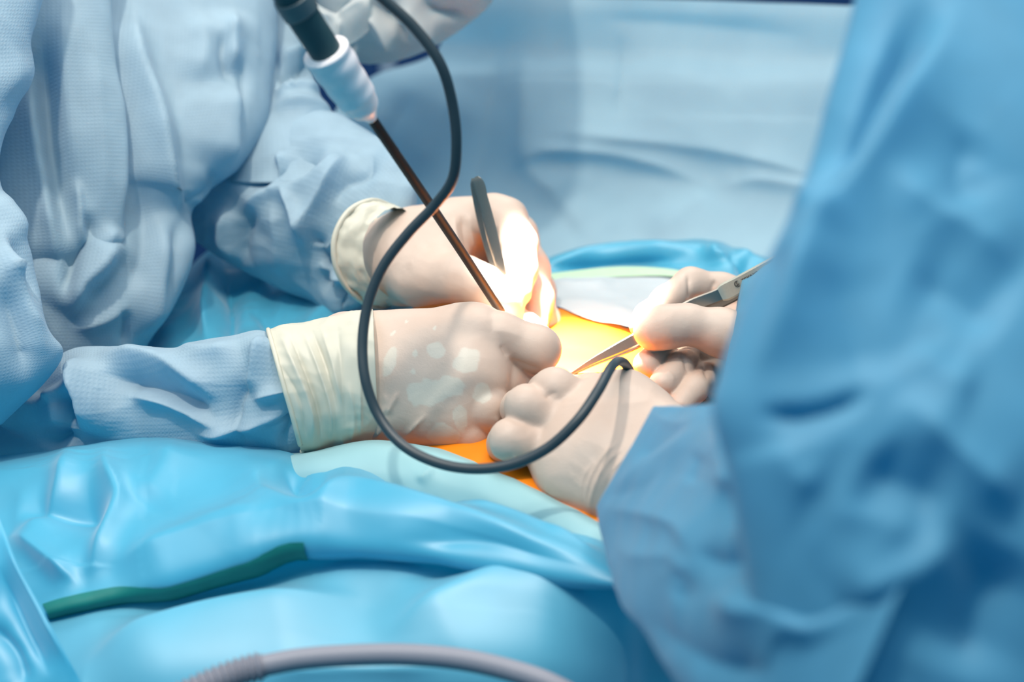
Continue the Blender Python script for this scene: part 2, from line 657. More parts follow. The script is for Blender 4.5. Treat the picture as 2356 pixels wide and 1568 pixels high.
M_NECK = simple_mat('neck_skin', (0.30, 0.14, 0.10), rough=0.6, noise=0.1, sss=0.2)
M_STEEL = simple_mat('forceps_steel', (0.27, 0.25, 0.22), rough=0.30, metal=0.95, noise=0.06, nscale=900)
M_STEEL_B = simple_mat('brushed_steel', (0.62, 0.57, 0.46), rough=0.40, metal=0.85, noise=0.08, nscale=500)
M_ETCH = simple_mat('etched_dark', (0.02, 0.02, 0.02), rough=0.6)
M_SHAFT = simple_mat('black_shaft', (0.016, 0.014, 0.014), rough=0.5, spec=0.22)
M_HANDLE = simple_mat('slate_handle', (0.030, 0.070, 0.080), rough=0.5, spec=0.4, noise=0.1)
M_COLLAR = simple_mat('white_plastic', (0.90, 0.84, 0.85), rough=0.35, spec=0.5)
M_CABLE = simple_mat('dark_cable', (0.032, 0.048, 0.058), rough=0.42, spec=0.45)
M_HOSE = simple_mat('grey_hose', (0.24, 0.24, 0.28), rough=0.5, spec=0.4)
M_NAVY = simple_mat('navy_wall', (0.004, 0.045, 0.16), rough=0.8, noise=0.15, nscale=3)
M_FLOOR = simple_mat('floor_vinyl', (0.10, 0.16, 0.20), rough=0.5, noise=0.1, nscale=8)
M_POLE = simple_mat('pole_metal', (0.55, 0.55, 0.62), rough=0.4, metal=0.6)

# ------------------------------------------------------------------ room shell
def box(name, lo, hi, mat, parent=None):
    lo, hi = np.array(lo, float), np.array(hi, float)
    v = [[(lo, hi)[i][0], (lo, hi)[j][1], (lo, hi)[k][2]] for i in (0, 1) for j in (0, 1) for k in (0, 1)]
    f = [[0, 1, 3, 2], [4, 6, 7, 5], [0, 4, 5, 1], [2, 3, 7, 6], [0, 2, 6, 4], [1, 5, 7, 3]]
    return mesh_obj(name, v, f, mat, parent, smooth=False)


w = box('wall_back', (-3.5, 2.6, 0), (3.5, 2.7, 3.2), M_NAVY)
tag(w, 'dark navy wall behind the surgeons', kind='structure')
f = box('floor', (-3.5, -2.5, -0.05), (3.5, 2.7, 0), M_FLOOR)
tag(f, 'grey blue floor of the operating room', kind='structure')

def empty(name, loc):
    o = bpy.data.objects.new(name, None)
    o.empty_display_size = 0.1
    o.location = loc
    return link(o)


# ------------------------------------------------------------------ patient: orange painted abdomen
def patient():
    ny, nx = 90, 120
    ys = np.linspace(-0.31, 0.30, ny)
    V = np.zeros((ny, nx, 3))
    for i, y in enumerate(ys):
        t = np.linspace(0, 2 * math.pi, nx, endpoint=False)
        hw = (0.165 - 0.02 * math.cos((y - 0.1) * 5)) * min(1.0, max(0.45, (y + 0.37) / 0.2))
        c, s = np.cos(t), np.sin(t)
        V[i, :, 0] = 0.030 + hw * np.sign(c) * np.abs(c) ** 0.8
        top = 0.998 + 0.006 * math.sin((y + 0.2) * 5)
        zc = 0.90
        V[i, :, 1] = y
        V[i, :, 2] = np.where(s > 0, zc + (top - zc) * np.abs(s) ** 0.75, zc - 0.09 * np.abs(s) ** 0.75)
    fl = V.reshape(-1, 3)
    n = np.zeros_like(fl)
    n[:, 2] = 1
    h = 0.0012 * perlin(fl / 0.03) + 0.0006 * perlin(fl / 0.008)
    # the wound: a short groove under the light
    a, b = PZ(1318, 874, 1.0), PZ(1400, 880, 1.0)
    e = b - a
    tt = np.clip(((fl - a) @ e) / (e @ e), 0, 1)
    dd = np.linalg.norm(fl - a - tt[:, None] * e, axis=1)
    h = h - 0.006 * np.exp(-(dd / 0.0035) ** 2)
    # the body falls away under the drapes beyond the opening
    for p, q, sg in ((PZ(800, 1042, 1.0), PZ(1400, 1212, 1.0), -1), (PZ(1150, 690, 1.0), PZ(1700, 800, 1.0), 1)):
        e2 = (q - p)[:2] / np.linalg.norm((q - p)[:2])
        nrm = np.array([-e2[1], e2[0]])
        if nrm[1] * sg < 0:
            nrm = -nrm
        s = np.clip((fl[:, :2] - p[:2]) @ nrm, 0, 0.5)
        h = h - np.minimum(0.20, s * s / (s + 0.005) * 3.0) * (fl[:, 2] > 0.9)
    fl = fl + n * h[:, None]
    faces = grid_faces(ny, nx, True).tolist()
    faces.append(list(range(nx))[::-1])
    faces.append(list(range((ny - 1) * nx, ny * nx)))
    o = mesh_obj('person', fl, faces, M_SKIN)
    return tag(o, 'patient lying under the drapes, bare abdomen painted orange around the wound', 'person')


patient()

# ------------------------------------------------------------------ drapes
# upright screen behind the operating field
rows = []
for (y, lx, dl) in ((-40, 1030, 0), (20, 1018, 0), (110, 1010, .01), (180, 850, .0), (260, 770, 0), (400, 740, 0), (520, 720, -.03), (600, 700, -.06), (680, 700, -.09)):
    rows.append([(lx, y, 1.56 + dl), (lx + 120, y - 2, 1.52 + dl), (1220, y, 1.50 + dl), (1500, y + 6, 1.50 + dl), (1800, y + 12, 1.47 + dl), (2100, y + 18, 1.46 + dl), (2350, y + 24, 1.46 + dl), (2900, y + 36, 1.46 + dl)])
for k in range(8):
    rows[0][k] = (rows[0][k][0], (-60, -40, -14, -4, 8, 20, 30, 46)[k], rows[0][k][2])
o, _ = sheet('screen_drape', rows, M_SCREEN, nv=120, nu=180, ridges=[
    ([(1210, 298), (1400, 320), (1650, 350), (1840, 400), (1960, 440)], 16, 60, 0.010),
    ([(1150, 425), (1230, 362), (1340, 355), (1500, 385), (1650, 438)], 14, 55, 0.014),
    ([(1640, 440), (1720, 425), (1850, 445), (2000, 500)], 16, 50, 0.012),
    ([(1660, 440), (1560, 500), (1480, 560)], 40, 40, 0.008),
    ([(1215, 60), (1200, 250), (1215, 400), (1300, 480), (1390, 590)], 22, 90, 0.012),
    ([(1145, 60), (1130, 220), (1100, 400), (1060, 560)], 45, 30, -0.010),
    ([(1060, 180), (1010, 300), (950, 420)], 40, 40, 0.008),
    ([(950, 200), (900, 300), (880, 420)], 40, 30, -0.008),
    ([(1270, 430), (1300, 500), (1350, 570)], 50, 60, -0.008),
    ([(1440, 60), (1430, 200), (1410, 300)], 8, 8, -0.003),
    ([(1720, 330), (1700, 420), (1690, 500)], 8, 8, -0.003),
    ([(1300, 40), (1600, 60), (1900, 90)], 60, 40, -0.010),
], crump=[(0.25, 0.004, 1)])
tag(o, 'tall pale blue screen drape hung upright behind the operating field', 'drape')

# bright roll of drape over the chest, with pale green tape
rows = [
    [(1180, 660, 1.32), (1250, 600, 1.32), (1400, 572, 1.32), (1530, 562, 1.31), (1620, 550, 1.30), (1690, 575, 1.30), (1780, 600, 1.30), (1950, 640, 1.28)],
    [(1180, 668, 1.27), (1250, 612, 1.27), (1400, 590, 1.27), (1530, 580, 1.26), (1620, 570, 1.25), (1690, 590, 1.25), (1780, 618, 1.25), (1950, 660, 1.23)],
    [(1180, 672, 1.26), (1250, 628, 1.265), (1400, 608, 1.265), (1530, 608, 1.255), (1620, 612, 1.24), (1690, 620, 1.23), (1780, 650, 1.22), (1950, 690, 1.20)],
    [(1180, 676, 1.24), (1250, 640, 1.24), (1400, 622, 1.235), (1530, 622, 1.22), (1620, 634, 1.21), (1690, 650, 1.20), (1780, 680, 1.19), (1950, 720, 1.17)],
    [(1180, 690, 1.22), (1250, 655, 1.22), (1400, 640, 1.215), (1530, 645, 1.20), (1620, 660, 1.19), (1690, 680, 1.18), (1780, 710, 1.17), (1950, 750, 1.15)],
]
o, Vr = sheet('chest_drape', rows, M_DRAPE, nv=60, nu=140, ridges=[
    ([(1240, 610), (1400, 580), (1560, 572), (1620, 560)], 10, 14, 0.010),
    ([(1260, 622), (1420, 598), (1560, 602)], 8, 10, -0.012),
    ([(1620, 556), (1650, 600), (1720, 630)], 14, 20, 0.014),
    ([(1680, 580), (1740, 615), (1800, 640)], 12, 14, 0.010),
    ([(1660, 600), (1700, 625), (1740, 650)], 9, 9, -0.010),
])
tag(o, 'rolled bright blue drape across the chest at the foot of the screen drape', 'drape')
# pale green tape on it
rows = [
    [(1230, 633, 1.232), (1320, 622, 1.230), (1420, 613, 1.226), (1520, 616, 1.215), (1600, 628, 1.20)],
    [(1230, 646, 1.218), (1320, 638, 1.216), (1420, 636, 1.208), (1520, 634, 1.203), (1600, 640, 1.195)],
]
t, _ = sheet('edge_tape', rows, M_PALEGREEN, parent=o, nv=8, nu=50)
tag(t, 'pale green tape strip')
# whitish towel drape between roll and skin
rows = [
    [(1150, 660, 1.25), (1260, 640, 1.235), (1400, 628, 1.225), (1520, 634, 1.21), (1620, 650, 1.20), (1760, 690, 1.17)],
    [(1150, 680, 1.19), (1260, 665, 1.18), (1380, 668, 1.175), (1480, 680, 1.16), (1600, 700, 1.14), (1760, 740, 1.11)],
    [(1150, 690, 1.155), (1260, 688, 1.145), (1360, 712, 1.12), (1450, 730, 1.10), (1580, 755, 1.075), (1760, 800, 1.04)],
    [(1150, 695, 1.145), (1265, 702, 1.130), (1350, 734, 1.098), (1450, 752, 1.083), (1580, 785, 1.054), (1760, 840, 1.01)],
]
o, _ = sheet('towel_drape', rows, M_DRAPE_WHITE, nv=50, nu=90, ridges=[
    ([(1250, 655), (1340, 664), (1430, 655)], 8, 10, 0.006),
    ([(1270, 690), (1380, 705), (1480, 720)], 14, 14, 0.003),
], crump=[(0.06, 0.0015, 2)])
tag(o, 'whitish drape lying between the orange skin and the blue chest roll', 'drape')

# blue drape over the legs, between the left surgeon and his far hand
rows = [
    [(330, 700, 1.36), (420, 640, 1.36), (497, 572, 1.35), (560, 600, 1.34), (680, 640, 1.32), (800, 650, 1.30), (950, 650, 1.28)],
    [(325, 740, 1.28), (410, 660, 1.29), (498, 582, 1.29), (560, 622, 1.27), (680, 668, 1.24), (800, 680, 1.22), (950, 680, 1.20)],
    [(320, 790, 1.20), (390, 735, 1.20), (470, 690, 1.19), (560, 690, 1.18), (680, 720, 1.16), (800, 735, 1.14), (950, 735, 1.12)],
    [(300, 850, 1.12), (390, 800, 1.12), (470, 790, 1.11), (560, 790, 1.09), (680, 790, 1.08), (800, 780, 1.08), (950, 770, 1.08)],
    [(290, 930, 1.06), (390, 900, 1.06), (470, 880, 1.05), (560, 870, 1.04), (680, 860, 1.04), (800, 850, 1.04), (950, 840, 1.04)],
]
o, _ = sheet('leg_drape', rows, M_DRAPE, nv=90, nu=120, ridges=[
    ([(498, 580), (490, 680), (470, 800)], 24, 14, 0.018),
    ([(500, 580), (560, 640), (640, 690)], 20, 26, 0.012),
    ([(440, 640), (400, 730), (350, 800)], 16, 26, 0.012),
    ([(520, 640), (530, 720), (520, 790)], 14, 20, -0.012),
    ([(560, 700), (650, 750), (760, 740)], 26, 26, -0.010),
    ([(600, 690), (720, 700), (820, 680)], 22, 22, 0.010),
    ([(600, 790), (700, 745), (820, 715)], 16, 18, 0.008),
], crump=[(0.05, 0.003, 3)])
tag(o, 'bright blue drape peaked between the left surgeon and his far sleeve', 'drape')

# pale adhesive border next to the skin, near side
rows = [
    [(560, 1056, .945), (730, 1034, .925), (850, 1014, .915), (930, 1020, .908), (1050, 1046, .893), (1120, 1077, .877), (1200, 1112, .860), (1300, 1162, .835), (1395, 1210, .812), (1500, 1260, .79)],
    [(560, 1066, .935), (730, 1042, .905), (850, 1026, .897), (930, 1034, .890), (1050, 1062, .873), (1120, 1094, .857), (1200, 1128, .842), (1300, 1180, .818), (1395, 1228, .797), (1500, 1280, .775)],
    [(560, 1096, 0.925), (730, 1080, 0.888), (850, 1080, 0.880), (930, 1090, 0.872), (1050, 1115, 0.858), (1120, 1140, 0.845), (1200, 1175, 0.830), (1300, 1220, 0.808), (1395, 1265, 0.788), (1500, 1310, 0.768)],
    [(560, 1150, 0.915), (730, 1150, 0.885), (850, 1155, 0.876), (930, 1165, 0.868), (1050, 1190, 0.854), (1120, 1210, 0.842), (1200, 1240, 0.828), (1300, 1280, 0.808), (1395, 1320, 0.790), (1500, 1360, 0.775)],
]
o, _ = sheet('adhesive_drape', rows, M_DRAPE_PALE, nv=50, nu=140, ridges=[
    ([(960, 1110), (990, 1085), (1000, 1070)], 8, 8, 0.003),
], crump=[(0.07, 0.0016, 4)])
tag(o, 'pale cyan drape border along the near edge of the orange skin', 'drape')

# lower sheet hanging towards the camera
rows = [
    [(-120, 1180, .97), (150, 1180, .955), (400, 1160, .94), (700, 1160, .92), (1000, 1180, .89), (1250, 1220, .86), (1420, 1290, .83), (1560, 1380, .81), (1800, 1400, .80)],
    [(-120, 1350, .87), (150, 1340, .855), (400, 1300, .845), (700, 1270, .825), (1000, 1290, .80), (1250, 1320, .785), (1420, 1360, .775), (1540, 1420, .79), (1800, 1440, .80)],
    [(-120, 1480, .82), (150, 1470, .81), (400, 1430, .80), (700, 1400, .79), (1000, 1390, .775), (1250, 1390, .765), (1420, 1420, .77), (1500, 1470, .79), (1800, 1480, .79)],
    [(-120, 1620, .78), (150, 1610, .77), (400, 1580, .76), (700, 1560, .755), (1000, 1540, .745), (1250, 1520, .745), (1420, 1530, .77), (1500, 1560, .80), (1800, 1560, .79)],
    [(-120, 1800, .77), (150, 1790, .76), (400, 1780, .755), (700, 1770, .75), (1000, 1760, .745), (1250, 1750, .745), (1420, 1760, .77), (1500, 1760, .80), (1800, 1760, .79)],
]
o, _ = sheet('table_drape', rows, M_DRAPE_LOW, nv=120, nu=170, ridges=[
    ([(160, 1568), (300, 1500), (560, 1420), (860, 1380)], 120, 50, 0.020),
    ([(860, 1500), (1050, 1390), (1180, 1340), (1420, 1352)], 110, 50, 0.017),
    ([(200, 1440), (500, 1360), (800, 1310)], 50, 40, -0.010),
    ([(900, 1340), (1100, 1310), (1300, 1330)], 26, 30, -0.008),
    ([(560, 1568), (800, 1545), (1050, 1540)], 20, 16, 0.006),
], crump=[(0.22, 0.003, 5, (1, .3, 0))])
tag(o, 'lower blue table drape hanging in front, under the grey hose', 'drape')

# upper flap with green tape along its folded edge
rows = [
    [(-120, 1068, .985), (0, 1050, .98), (150, 1038, .97), (370, 1010, .955), (540, 1022, .94), (700, 1050, .918), (800, 1074, .902), (900, 1094, .887), (1050, 1112, .866), (1200, 1152, .838), (1330, 1206, .812), (1480, 1290, .780)],
    [(-120, 1090, .945), (0, 1080, .94), (150, 1066, .93), (370, 1040, .92), (540, 1052, .908), (700, 1078, .890), (800, 1098, .876), (900, 1116, .862), (1050, 1136, .842), (1200, 1174, .816), (1330, 1226, .79), (1480, 1300, .762)],
    [(-120, 1230, .90), (0, 1215, .895), (150, 1195, .885), (370, 1165, .875), (540, 1165, .862), (700, 1158, .847), (800, 1165, .835), (900, 1172, .824), (1050, 1196, .81), (1200, 1230, .79), (1330, 1270, .772), (1480, 1325, .75)],
    [(-120, 1400, .845), (0, 1370, .842), (150, 1345, .838), (370, 1280, .832), (540, 1240, .826), (700, 1205, .818), (800, 1205, .81), (900, 1215, .80), (1050, 1245, .79), (1200, 1280, .775), (1330, 1310, .76), (1480, 1340, .745)],
    [(-60, 1470, .825), (0, 1450, .824), (110, 1412, .822), (320, 1362, .818), (520, 1302, .813), (692, 1246, .806), (800, 1256, .80), (900, 1262, .793), (1050, 1282, .782), (1200, 1308, .77), (1330, 1330, .757), (1480, 1352, .742)],
    [(-60, 1482, .832), (0, 1462, .832), (110, 1424, .830), (320, 1374, .826), (520, 1314, .821), (692, 1258, .814), (800, 1268, .81), (900, 1272, .803), (1050, 1290, .792), (1200, 1316, .78), (1330, 1338, .767), (1480, 1358, .752)],
]
o, Vf = sheet('folded_drape', rows, M_DRAPE, nv=140, nu=230, ridges=[
    ([(540, 1010), (585, 1090), (625, 1165), (700, 1200), (820, 1172), (980, 1205), (1200, 1265), (1460, 1330)], 46, 46, 0.0207),
    ([(640, 1060), (700, 1130), (780, 1158)], 40, 40, -0.0132),
    ([(770, 1158), (860, 1125), (960, 1118), (1120, 1150), (1300, 1215), (1440, 1285)], 40, 30, -0.0170),
    ([(1000, 1150), (1200, 1205), (1400, 1285)], 22, 22, 0.0113),
    ([(700, 1205), (560, 1225), (400, 1270), (250, 1330)], 50, 70, 0.0151),
    ([(150, 1020), (160, 1090), (120, 1190), (40, 1250)], 40, 60, 0.0156),
    ([(250, 1010), (255, 1080), (290, 1170), (250, 1270), (195, 1365)], 40, 30, 0.0143),
    ([(40, 1180), (130, 1195), (280, 1185)], 40, 40, -0.0156),
    ([(20, 1225), (110, 1300), (200, 1362)], 20, 46, 0.0130),
    ([(400, 1000), (380, 1090), (330, 1180)], 50, 70, 0.0078),
    ([(900, 1250), (1100, 1265), (1350, 1315)], 26, 26, -0.0065),
], crump=[(0.18, 0.002, 6, (1, .3, .2))])
tag(o, 'folded blue drape with dark green tape on its edge, nearest the bottom left', 'drape')
# dark green tape along the edge of the flap
TJ = [j for j in range(Vf.shape[1]) if 95 < proj(Vf[-20, j][None])[0][0] < 705]
band = []
for j in range(TJ[0], TJ[-1] + 1):
    kb = int(np.argmax(proj(Vf[:, j])[1])) - 2
    colm = Vf[:kb, j][::-1]
    qx, qy, _ = proj(colm)
    L_ = np.concatenate([[0], np.cumsum(np.hypot(np.diff(qx), np.diff(qy)))])
    u = (j - TJ[0]) / (TJ[-1] - TJ[0])
    wd = 33 + 4 * math.sin(u * 9) + 4 * u
    band.append([[np.interp(q * wd, L_, colm[:, k]) for k in range(3)] for q in np.linspace(1, 0, 10)])
band = np.swapaxes(np.array(band), 0, 1)
band = np.array(band)
nn = grid_normals(band)
nn *= np.sign((nn * (CAM - band)).sum(2).mean())
band = band + nn * 0.0012
t = mesh_obj('edge_tape', band.reshape(-1, 3), grid_faces(band.shape[0], band.shape[1]), M_GREEN, parent=o)
tag(t, 'dark green tape strip along the fold')

# corner of cloth hanging at the lower left
rows = [
    [(-150, 1150, .83), (-60, 1160, .825), (-5, 1185, .822)],
    [(-150, 1300, .81), (-40, 1300, .805), (60, 1330, .80)],
    [(-150, 1420, .80), (0, 1420, .79), (125, 1440, .785)],
    [(-150, 1530, .79), (30, 1520, .78), (175, 1540, .775)],
    [(-150, 1700, .78), (60, 1700, .77), (240, 1700, .765)],
]
o, _ = sheet('corner_drape', rows, M_DRAPE, nv=70, nu=60, ridges=[
    ([(-10, 1190), (60, 1340), (118, 1440), (180, 1560)], 26, 14, 0.008),
    ([(0, 1300), (60, 1450), (120, 1560)], 18, 24, -0.008),
    ([(-40, 1420), (30, 1500), (60, 1600)], 20, 24, -0.008),
], crump=[(0.09, 0.004, 7)])
tag(o, 'narrow corner of blue drape hanging in the bottom left corner', 'drape')

# ------------------------------------------------------------------ left surgeon
SL = empty('person', (P(150, 500, 1.25)[0], P(150, 500, 1.25)[1], 0))
tag(SL, 'surgeon on the left in a pale blue gown and hood, leaning over the wound', 'person')
st = [(-630, -200, 640, -200, 1.230, .42), (-638, 0, 632, 0, 1.210, .42), (-644, 150, 626, 150, 1.190, .42), (-667, 300, 603, 300, 1.170, .42),
      (-718, 380, 552, 380, 1.160, .42), (-800, 440, 470, 440, 1.150, .43), (-837, 490, 433, 490, 1.140, .44), (-832, 560, 438, 560, 1.130, .45),
      (-860, 660, 410, 660, 1.120, .45), (-902, 740, 368, 740, 1.120, .45), (-945, 810, 325, 810, 1.120, .45), (-990, 900, 280, 900, 1.130, .44),
      (-1020, 1100, 250, 1100, 1.150, .42), (-1020, 1400, 250, 1400, 1.190, .40)]
gown, _ = loft('gown', st, M_GOWN, SL, nv=200, nu=260, ridges=[
    # overlapping front panel edge
    ([(300, -20), (330, 140), (375, 280), (392, 430), (400, 560)], 90, 16, 0.024),
    ([(330, 60), (370, 190), (412, 310), (418, 440)], 10, 40, -0.006),
    ([(210, -20), (190, 200), (170, 380), (140, 520)], 50, 60, 0.014),
    ([(100, 40), (115, 250), (130, 420), (160, 560)], 30, 26, -0.020),
    ([(75, 160), (90, 300), (120, 450), (150, 620)], 18, 30, 0.020),
    ([(60, -20), (50, 80), (40, 180)], 14, 18, 0.016),
    ([(20, 0), (30, 120), (0, 200)], 12, 12, -0.014),
    ([(536, 20), (528, 90), (532, 180)], 14, 20, 0.012),
    ([(520, 70), (510, 130), (530, 200)], 12, 10, -0.010),
    ([(541, 180), (538, 290), (515, 400)], 60, 14, 0.015),
    ([(560, 80), (556, 220), (530, 380)], 18, 10, -0.006),
    ([(500, 425), (450, 450), (430, 470)], 20, 24, 0.012),
    ([(520, 390), (470, 430), (430, 455), (410, 470)], 10, 14, -0.010),
    ([(420, 470), (432, 560), (405, 680), (350, 790)], 20, 20, 0.008),
    ([(360, 480), (372, 580), (350, 700), (300, 790)], 30, 30, 0.012),
    ([(400, 500), (396, 600), (370, 720)], 16, 14, -0.008),
    ([(290, 540), (240, 620), (190, 660), (150, 730)], 70, 16, 0.022),
    ([(300, 570), (250, 640), (190, 690)], 10, 26, -0.008),
    ([(180, 500), (165, 600), (145, 700)], 14, 14, -0.018),
    ([(300, 690), (240, 730), (160, 760)], 18, 18, 0.008),
    ([(275, 700), (285, 740), (280, 800)], 8, 8, -0.006),
    ([(300, 400), (330, 520), (320, 620), (270, 700)], 30, 40, -0.010),
    ([(170, 440), (190, 480), (195, 560)], 18, 14, 0.010),
    ([(450, 20), (470, 120), (440, 200)], 40, 40, 0.008),
], crump=[(0.10, 0.003, 1, (0, 0.2, 1)), (0.035, 0.0008, 2, (.2, .2, 1))])
tag(gown, 'pale blue nonwoven gown hanging in vertical folds')

# wide upper sleeve of the near arm, hanging in front of the chest
st = [(-520, -150, 252, -150, 1.09, .30), (-520, 0, 258, 0, 1.085, .30), (-520, 150, 264, 150, 1.08, .30), (-520, 300, 274, 300, 1.075, .30), (-520, 430, 283, 430, 1.07, .30), (-520, 520, 288, 520, 1.068, .30),
      (-500, 590, 286, 556, 1.066, .29), (-480, 650, 225, 600, 1.066, .28), (-470, 700, 168, 645, 1.066, .27), (-460, 760, 140, 710, 1.066, .25), (-450, 830, 126, 775, 1.07, .22)]
s, _ = loft('sleeve', st, M_GOWN, gown, nv=150, nu=200, ridges=[
    ([(150, -40), (145, 120), (160, 300), (185, 460)], 40, 60, 0.012),
    ([(95, 60), (105, 250), (125, 420), (165, 580)], 26, 34, -0.018),
    ([(70, 120), (85, 300), (115, 470), (140, 640)], 30, 14, 0.016),
    ([(262, 140), (270, 300), (282, 540)], 24, 12, 0.006),
    ([(215, 60), (225, 250), (235, 420), (225, 540)], 40, 40, 0.007),
    ([(172, 400), (184, 480), (190, 570)], 14, 10, 0.010),
    ([(200, 480), (205, 560), (180, 630)], 10, 16, -0.010),
    ([(70, -20), (62, 80), (72, 170)], 14, 18, 0.014),
    ([(190, 585), (240, 560), (280, 520)], 20, 26, 0.006),
], crump=[(0.10, 0.002, 31, (0, .2, 1))])
# near upper sleeve coming down at the left edge of the photo
st = [(-700, -150, 120, -150, 1.02, .5), (-700, 0, 96, 0, 1.01, .5), (-700, 110, 66, 110, 1.0, .5), (-700, 170, 72, 170, .995, .5), (-700, 260, 24, 260, .99, .5), (-700, 350, 0, 350, .98, .5), (-700, 430, 8, 430, .975, .5), (-700, 500, 42, 500, .97, .5), (-700, 620, 76, 620, .96, .5),
      (-650, 740, 112, 735, .955, .48), (-520, 900, 147, 812, .95, .45), (-440, 1010, 100, 880, .95, .40), (-380, 1120, 6, 975, .955, .3)]
s, _ = loft('sleeve', st, M_GOWN, gown, nv=110, nu=150, ridges=[
    ([(0, 520), (30, 640), (80, 760), (120, 820)], 30, 24, 0.014),
    ([(0, 640), (40, 760), (60, 880)], 26, 26, -0.012),
    ([(0, 540), (50, 600), (90, 700)], 14, 18, -0.010),
    ([(0, 430), (30, 470), (60, 560)], 16, 20, 0.012),
    ([(0, 640), (30, 625), (48, 640)], 9, 9, 0.008),
], crump=[(0.10, 0.004, 8)])
# near forearm sleeve
st = [(-160, 900, -100, 1180, 1.04, .8), (0, 900, 20, 1130, 1.02, .8), (100, 850, 90, 1110, 1.01, .8), (170, 808, 160, 1095, 1.0, .8), (230, 800, 240, 1085, .995, .82), (320, 808, 330, 1075, .985, .85),
      (400, 808, 420, 1070, .975, .85), (470, 790, 500, 1065, .965, .85), (540, 778, 580, 1058, .955, .85), (600, 766, 660, 1050, .95, .85), (650, 790, 720, 1034, .947, .80)]
s, _ = loft('sleeve', st, M_GOWN, gown, nv=150, nu=160, ridges=[
    ([(180, 815), (190, 880), (205, 940), (190, 1000)], 15.4, 33, 0.02160),
    ([(150, 900), (175, 930), (200, 920)], 17.6, 13.2, -0.01890),
    ([(200, 900), (160, 960), (110, 1040)], 26.4, 22, -0.01890),
    ([(120, 880), (140, 930), (140, 1010)], 28.6, 33, 0.01890),
    ([(225, 860), (330, 880), (440, 920), (530, 985)], 33, 22, -0.01620),
    ([(220, 815), (330, 835), (450, 870), (520, 930)], 28.6, 28.6, 0.01620),
    ([(270, 905), (390, 930), (500, 972), (545, 985)], 15.4, 28.6, 0.01350),
    ([(605, 770), (590, 840), (560, 910)], 11, 26.4, 0.01350),
    ([(590, 800), (570, 870), (545, 930), (560, 1030)], 17.6, 15.4, -0.01080),
    ([(440, 1000), (540, 985), (640, 960), (690, 940)], 11, 17.6, 0.01080),
    ([(580, 920), (640, 905), (690, 900)], 7.7, 9.9, 0.00675),
    ([(580, 985), (640, 965), (700, 940)], 7.7, 8.8, -0.00675),
    ([(680, 940), (660, 985), (640, 1030)], 8.8, 8.8, -0.00540),
    ([(400, 800), (480, 815), (560, 800)], 24.2, 24.2, 0.00810),
    ([(90, 900), (60, 960), (30, 1000)], 17.6, 17.6, 0.02160),
], crump=[(0.07, 0.003, 9, (1, 0, .2)), (0.03, 0.0009, 3, (1, .1, .5))])

# far sleeve: upper arm
st = [(560, -120, 690, -120, 1.270, .8), (570, 20, 700, 10, 1.250, .8), (570, 110, 713, 120, 1.230, .8), (560, 220, 738, 226, 1.200, .8), (540, 320, 800, 312, 1.180, .75), (520, 420, 860, 420, 1.170, .7)]
s, _ = loft('sleeve', st, M_GOWN, gown, nv=90, nu=110, ridges=[
    ([(630, 150), (690, 120), (730, 90)], 16, 22, 0.012),
    ([(630, 190), (690, 160), (735, 140)], 12, 12, -0.014),
    ([(630, 225), (680, 205), (740, 215)], 8, 12, 0.014),
    ([(630, 212), (680, 195), (720, 200)], 7, 7, -0.010),
    ([(620, 250), (700, 245), (790, 270)], 10, 18, 0.012),
    ([(700, 270), (740, 300), (800, 310)], 14, 14, -0.012),
], crump=[(0.05, 0.002, 10, (1, 0, .2))])
# far sleeve: forearm
st = [(470, 330, 380, 520, 1.200, .75), (570, 315, 440, 545, 1.195, .78), (660, 262, 560, 622, 1.185, .7), (760, 262, 650, 664, 1.175, .68), (840, 300, 715, 690, 1.165, .68),
      (895, 340, 765, 728, 1.150, .68), (930, 400, 800, 716, 1.140, .7), (952, 470, 835, 702, 1.130, .75), (950, 500, 850, 690, 1.127, .75)]
s, _ = loft('sleeve', st, M_GOWN, gown, nv=150, nu=170, ridges=[
    ([(800, 335), (720, 420), (640, 440), (540, 500)], 20, 40, 0.018),
    ([(760, 340), (690, 400), (560, 430)], 24, 22, -0.014),
    ([(870, 330), (920, 400), (945, 490)], 16, 30, 0.012),
    ([(800, 350), (760, 440), (715, 520), (710, 600)], 24, 14, 0.014),
    ([(640, 340), (650, 400), (620, 440)], 10, 12, 0.010),
    ([(660, 430), (700, 500), (715, 560)], 10, 12, 0.012),
    ([(600, 470), (560, 540), (560, 620)], 26, 20, -0.012),
    ([(520, 470), (520, 560), (560, 610)], 16, 16, 0.012),
    ([(720, 520), (750, 600), (740, 690)], 12, 14, -0.012),
    ([(715, 560), (760, 570), (790, 540)], 8, 10, 0.008),
    ([(770, 650), (790, 690), (790, 720)], 10, 10, -0.012),
    ([(730, 600), (770, 640), (800, 650)], 8, 10, 0.010),
    ([(640, 460), (650, 560), (640, 640)], 36, 36, 0.010),
    ([(860, 350), (850, 400), (800, 430), (770, 480)], 12, 10, -0.008),
], crump=[(0.06, 0.003, 11, (1, .2, -.5)), (0.03, 0.0010, 4, (1, .2, -.3))])

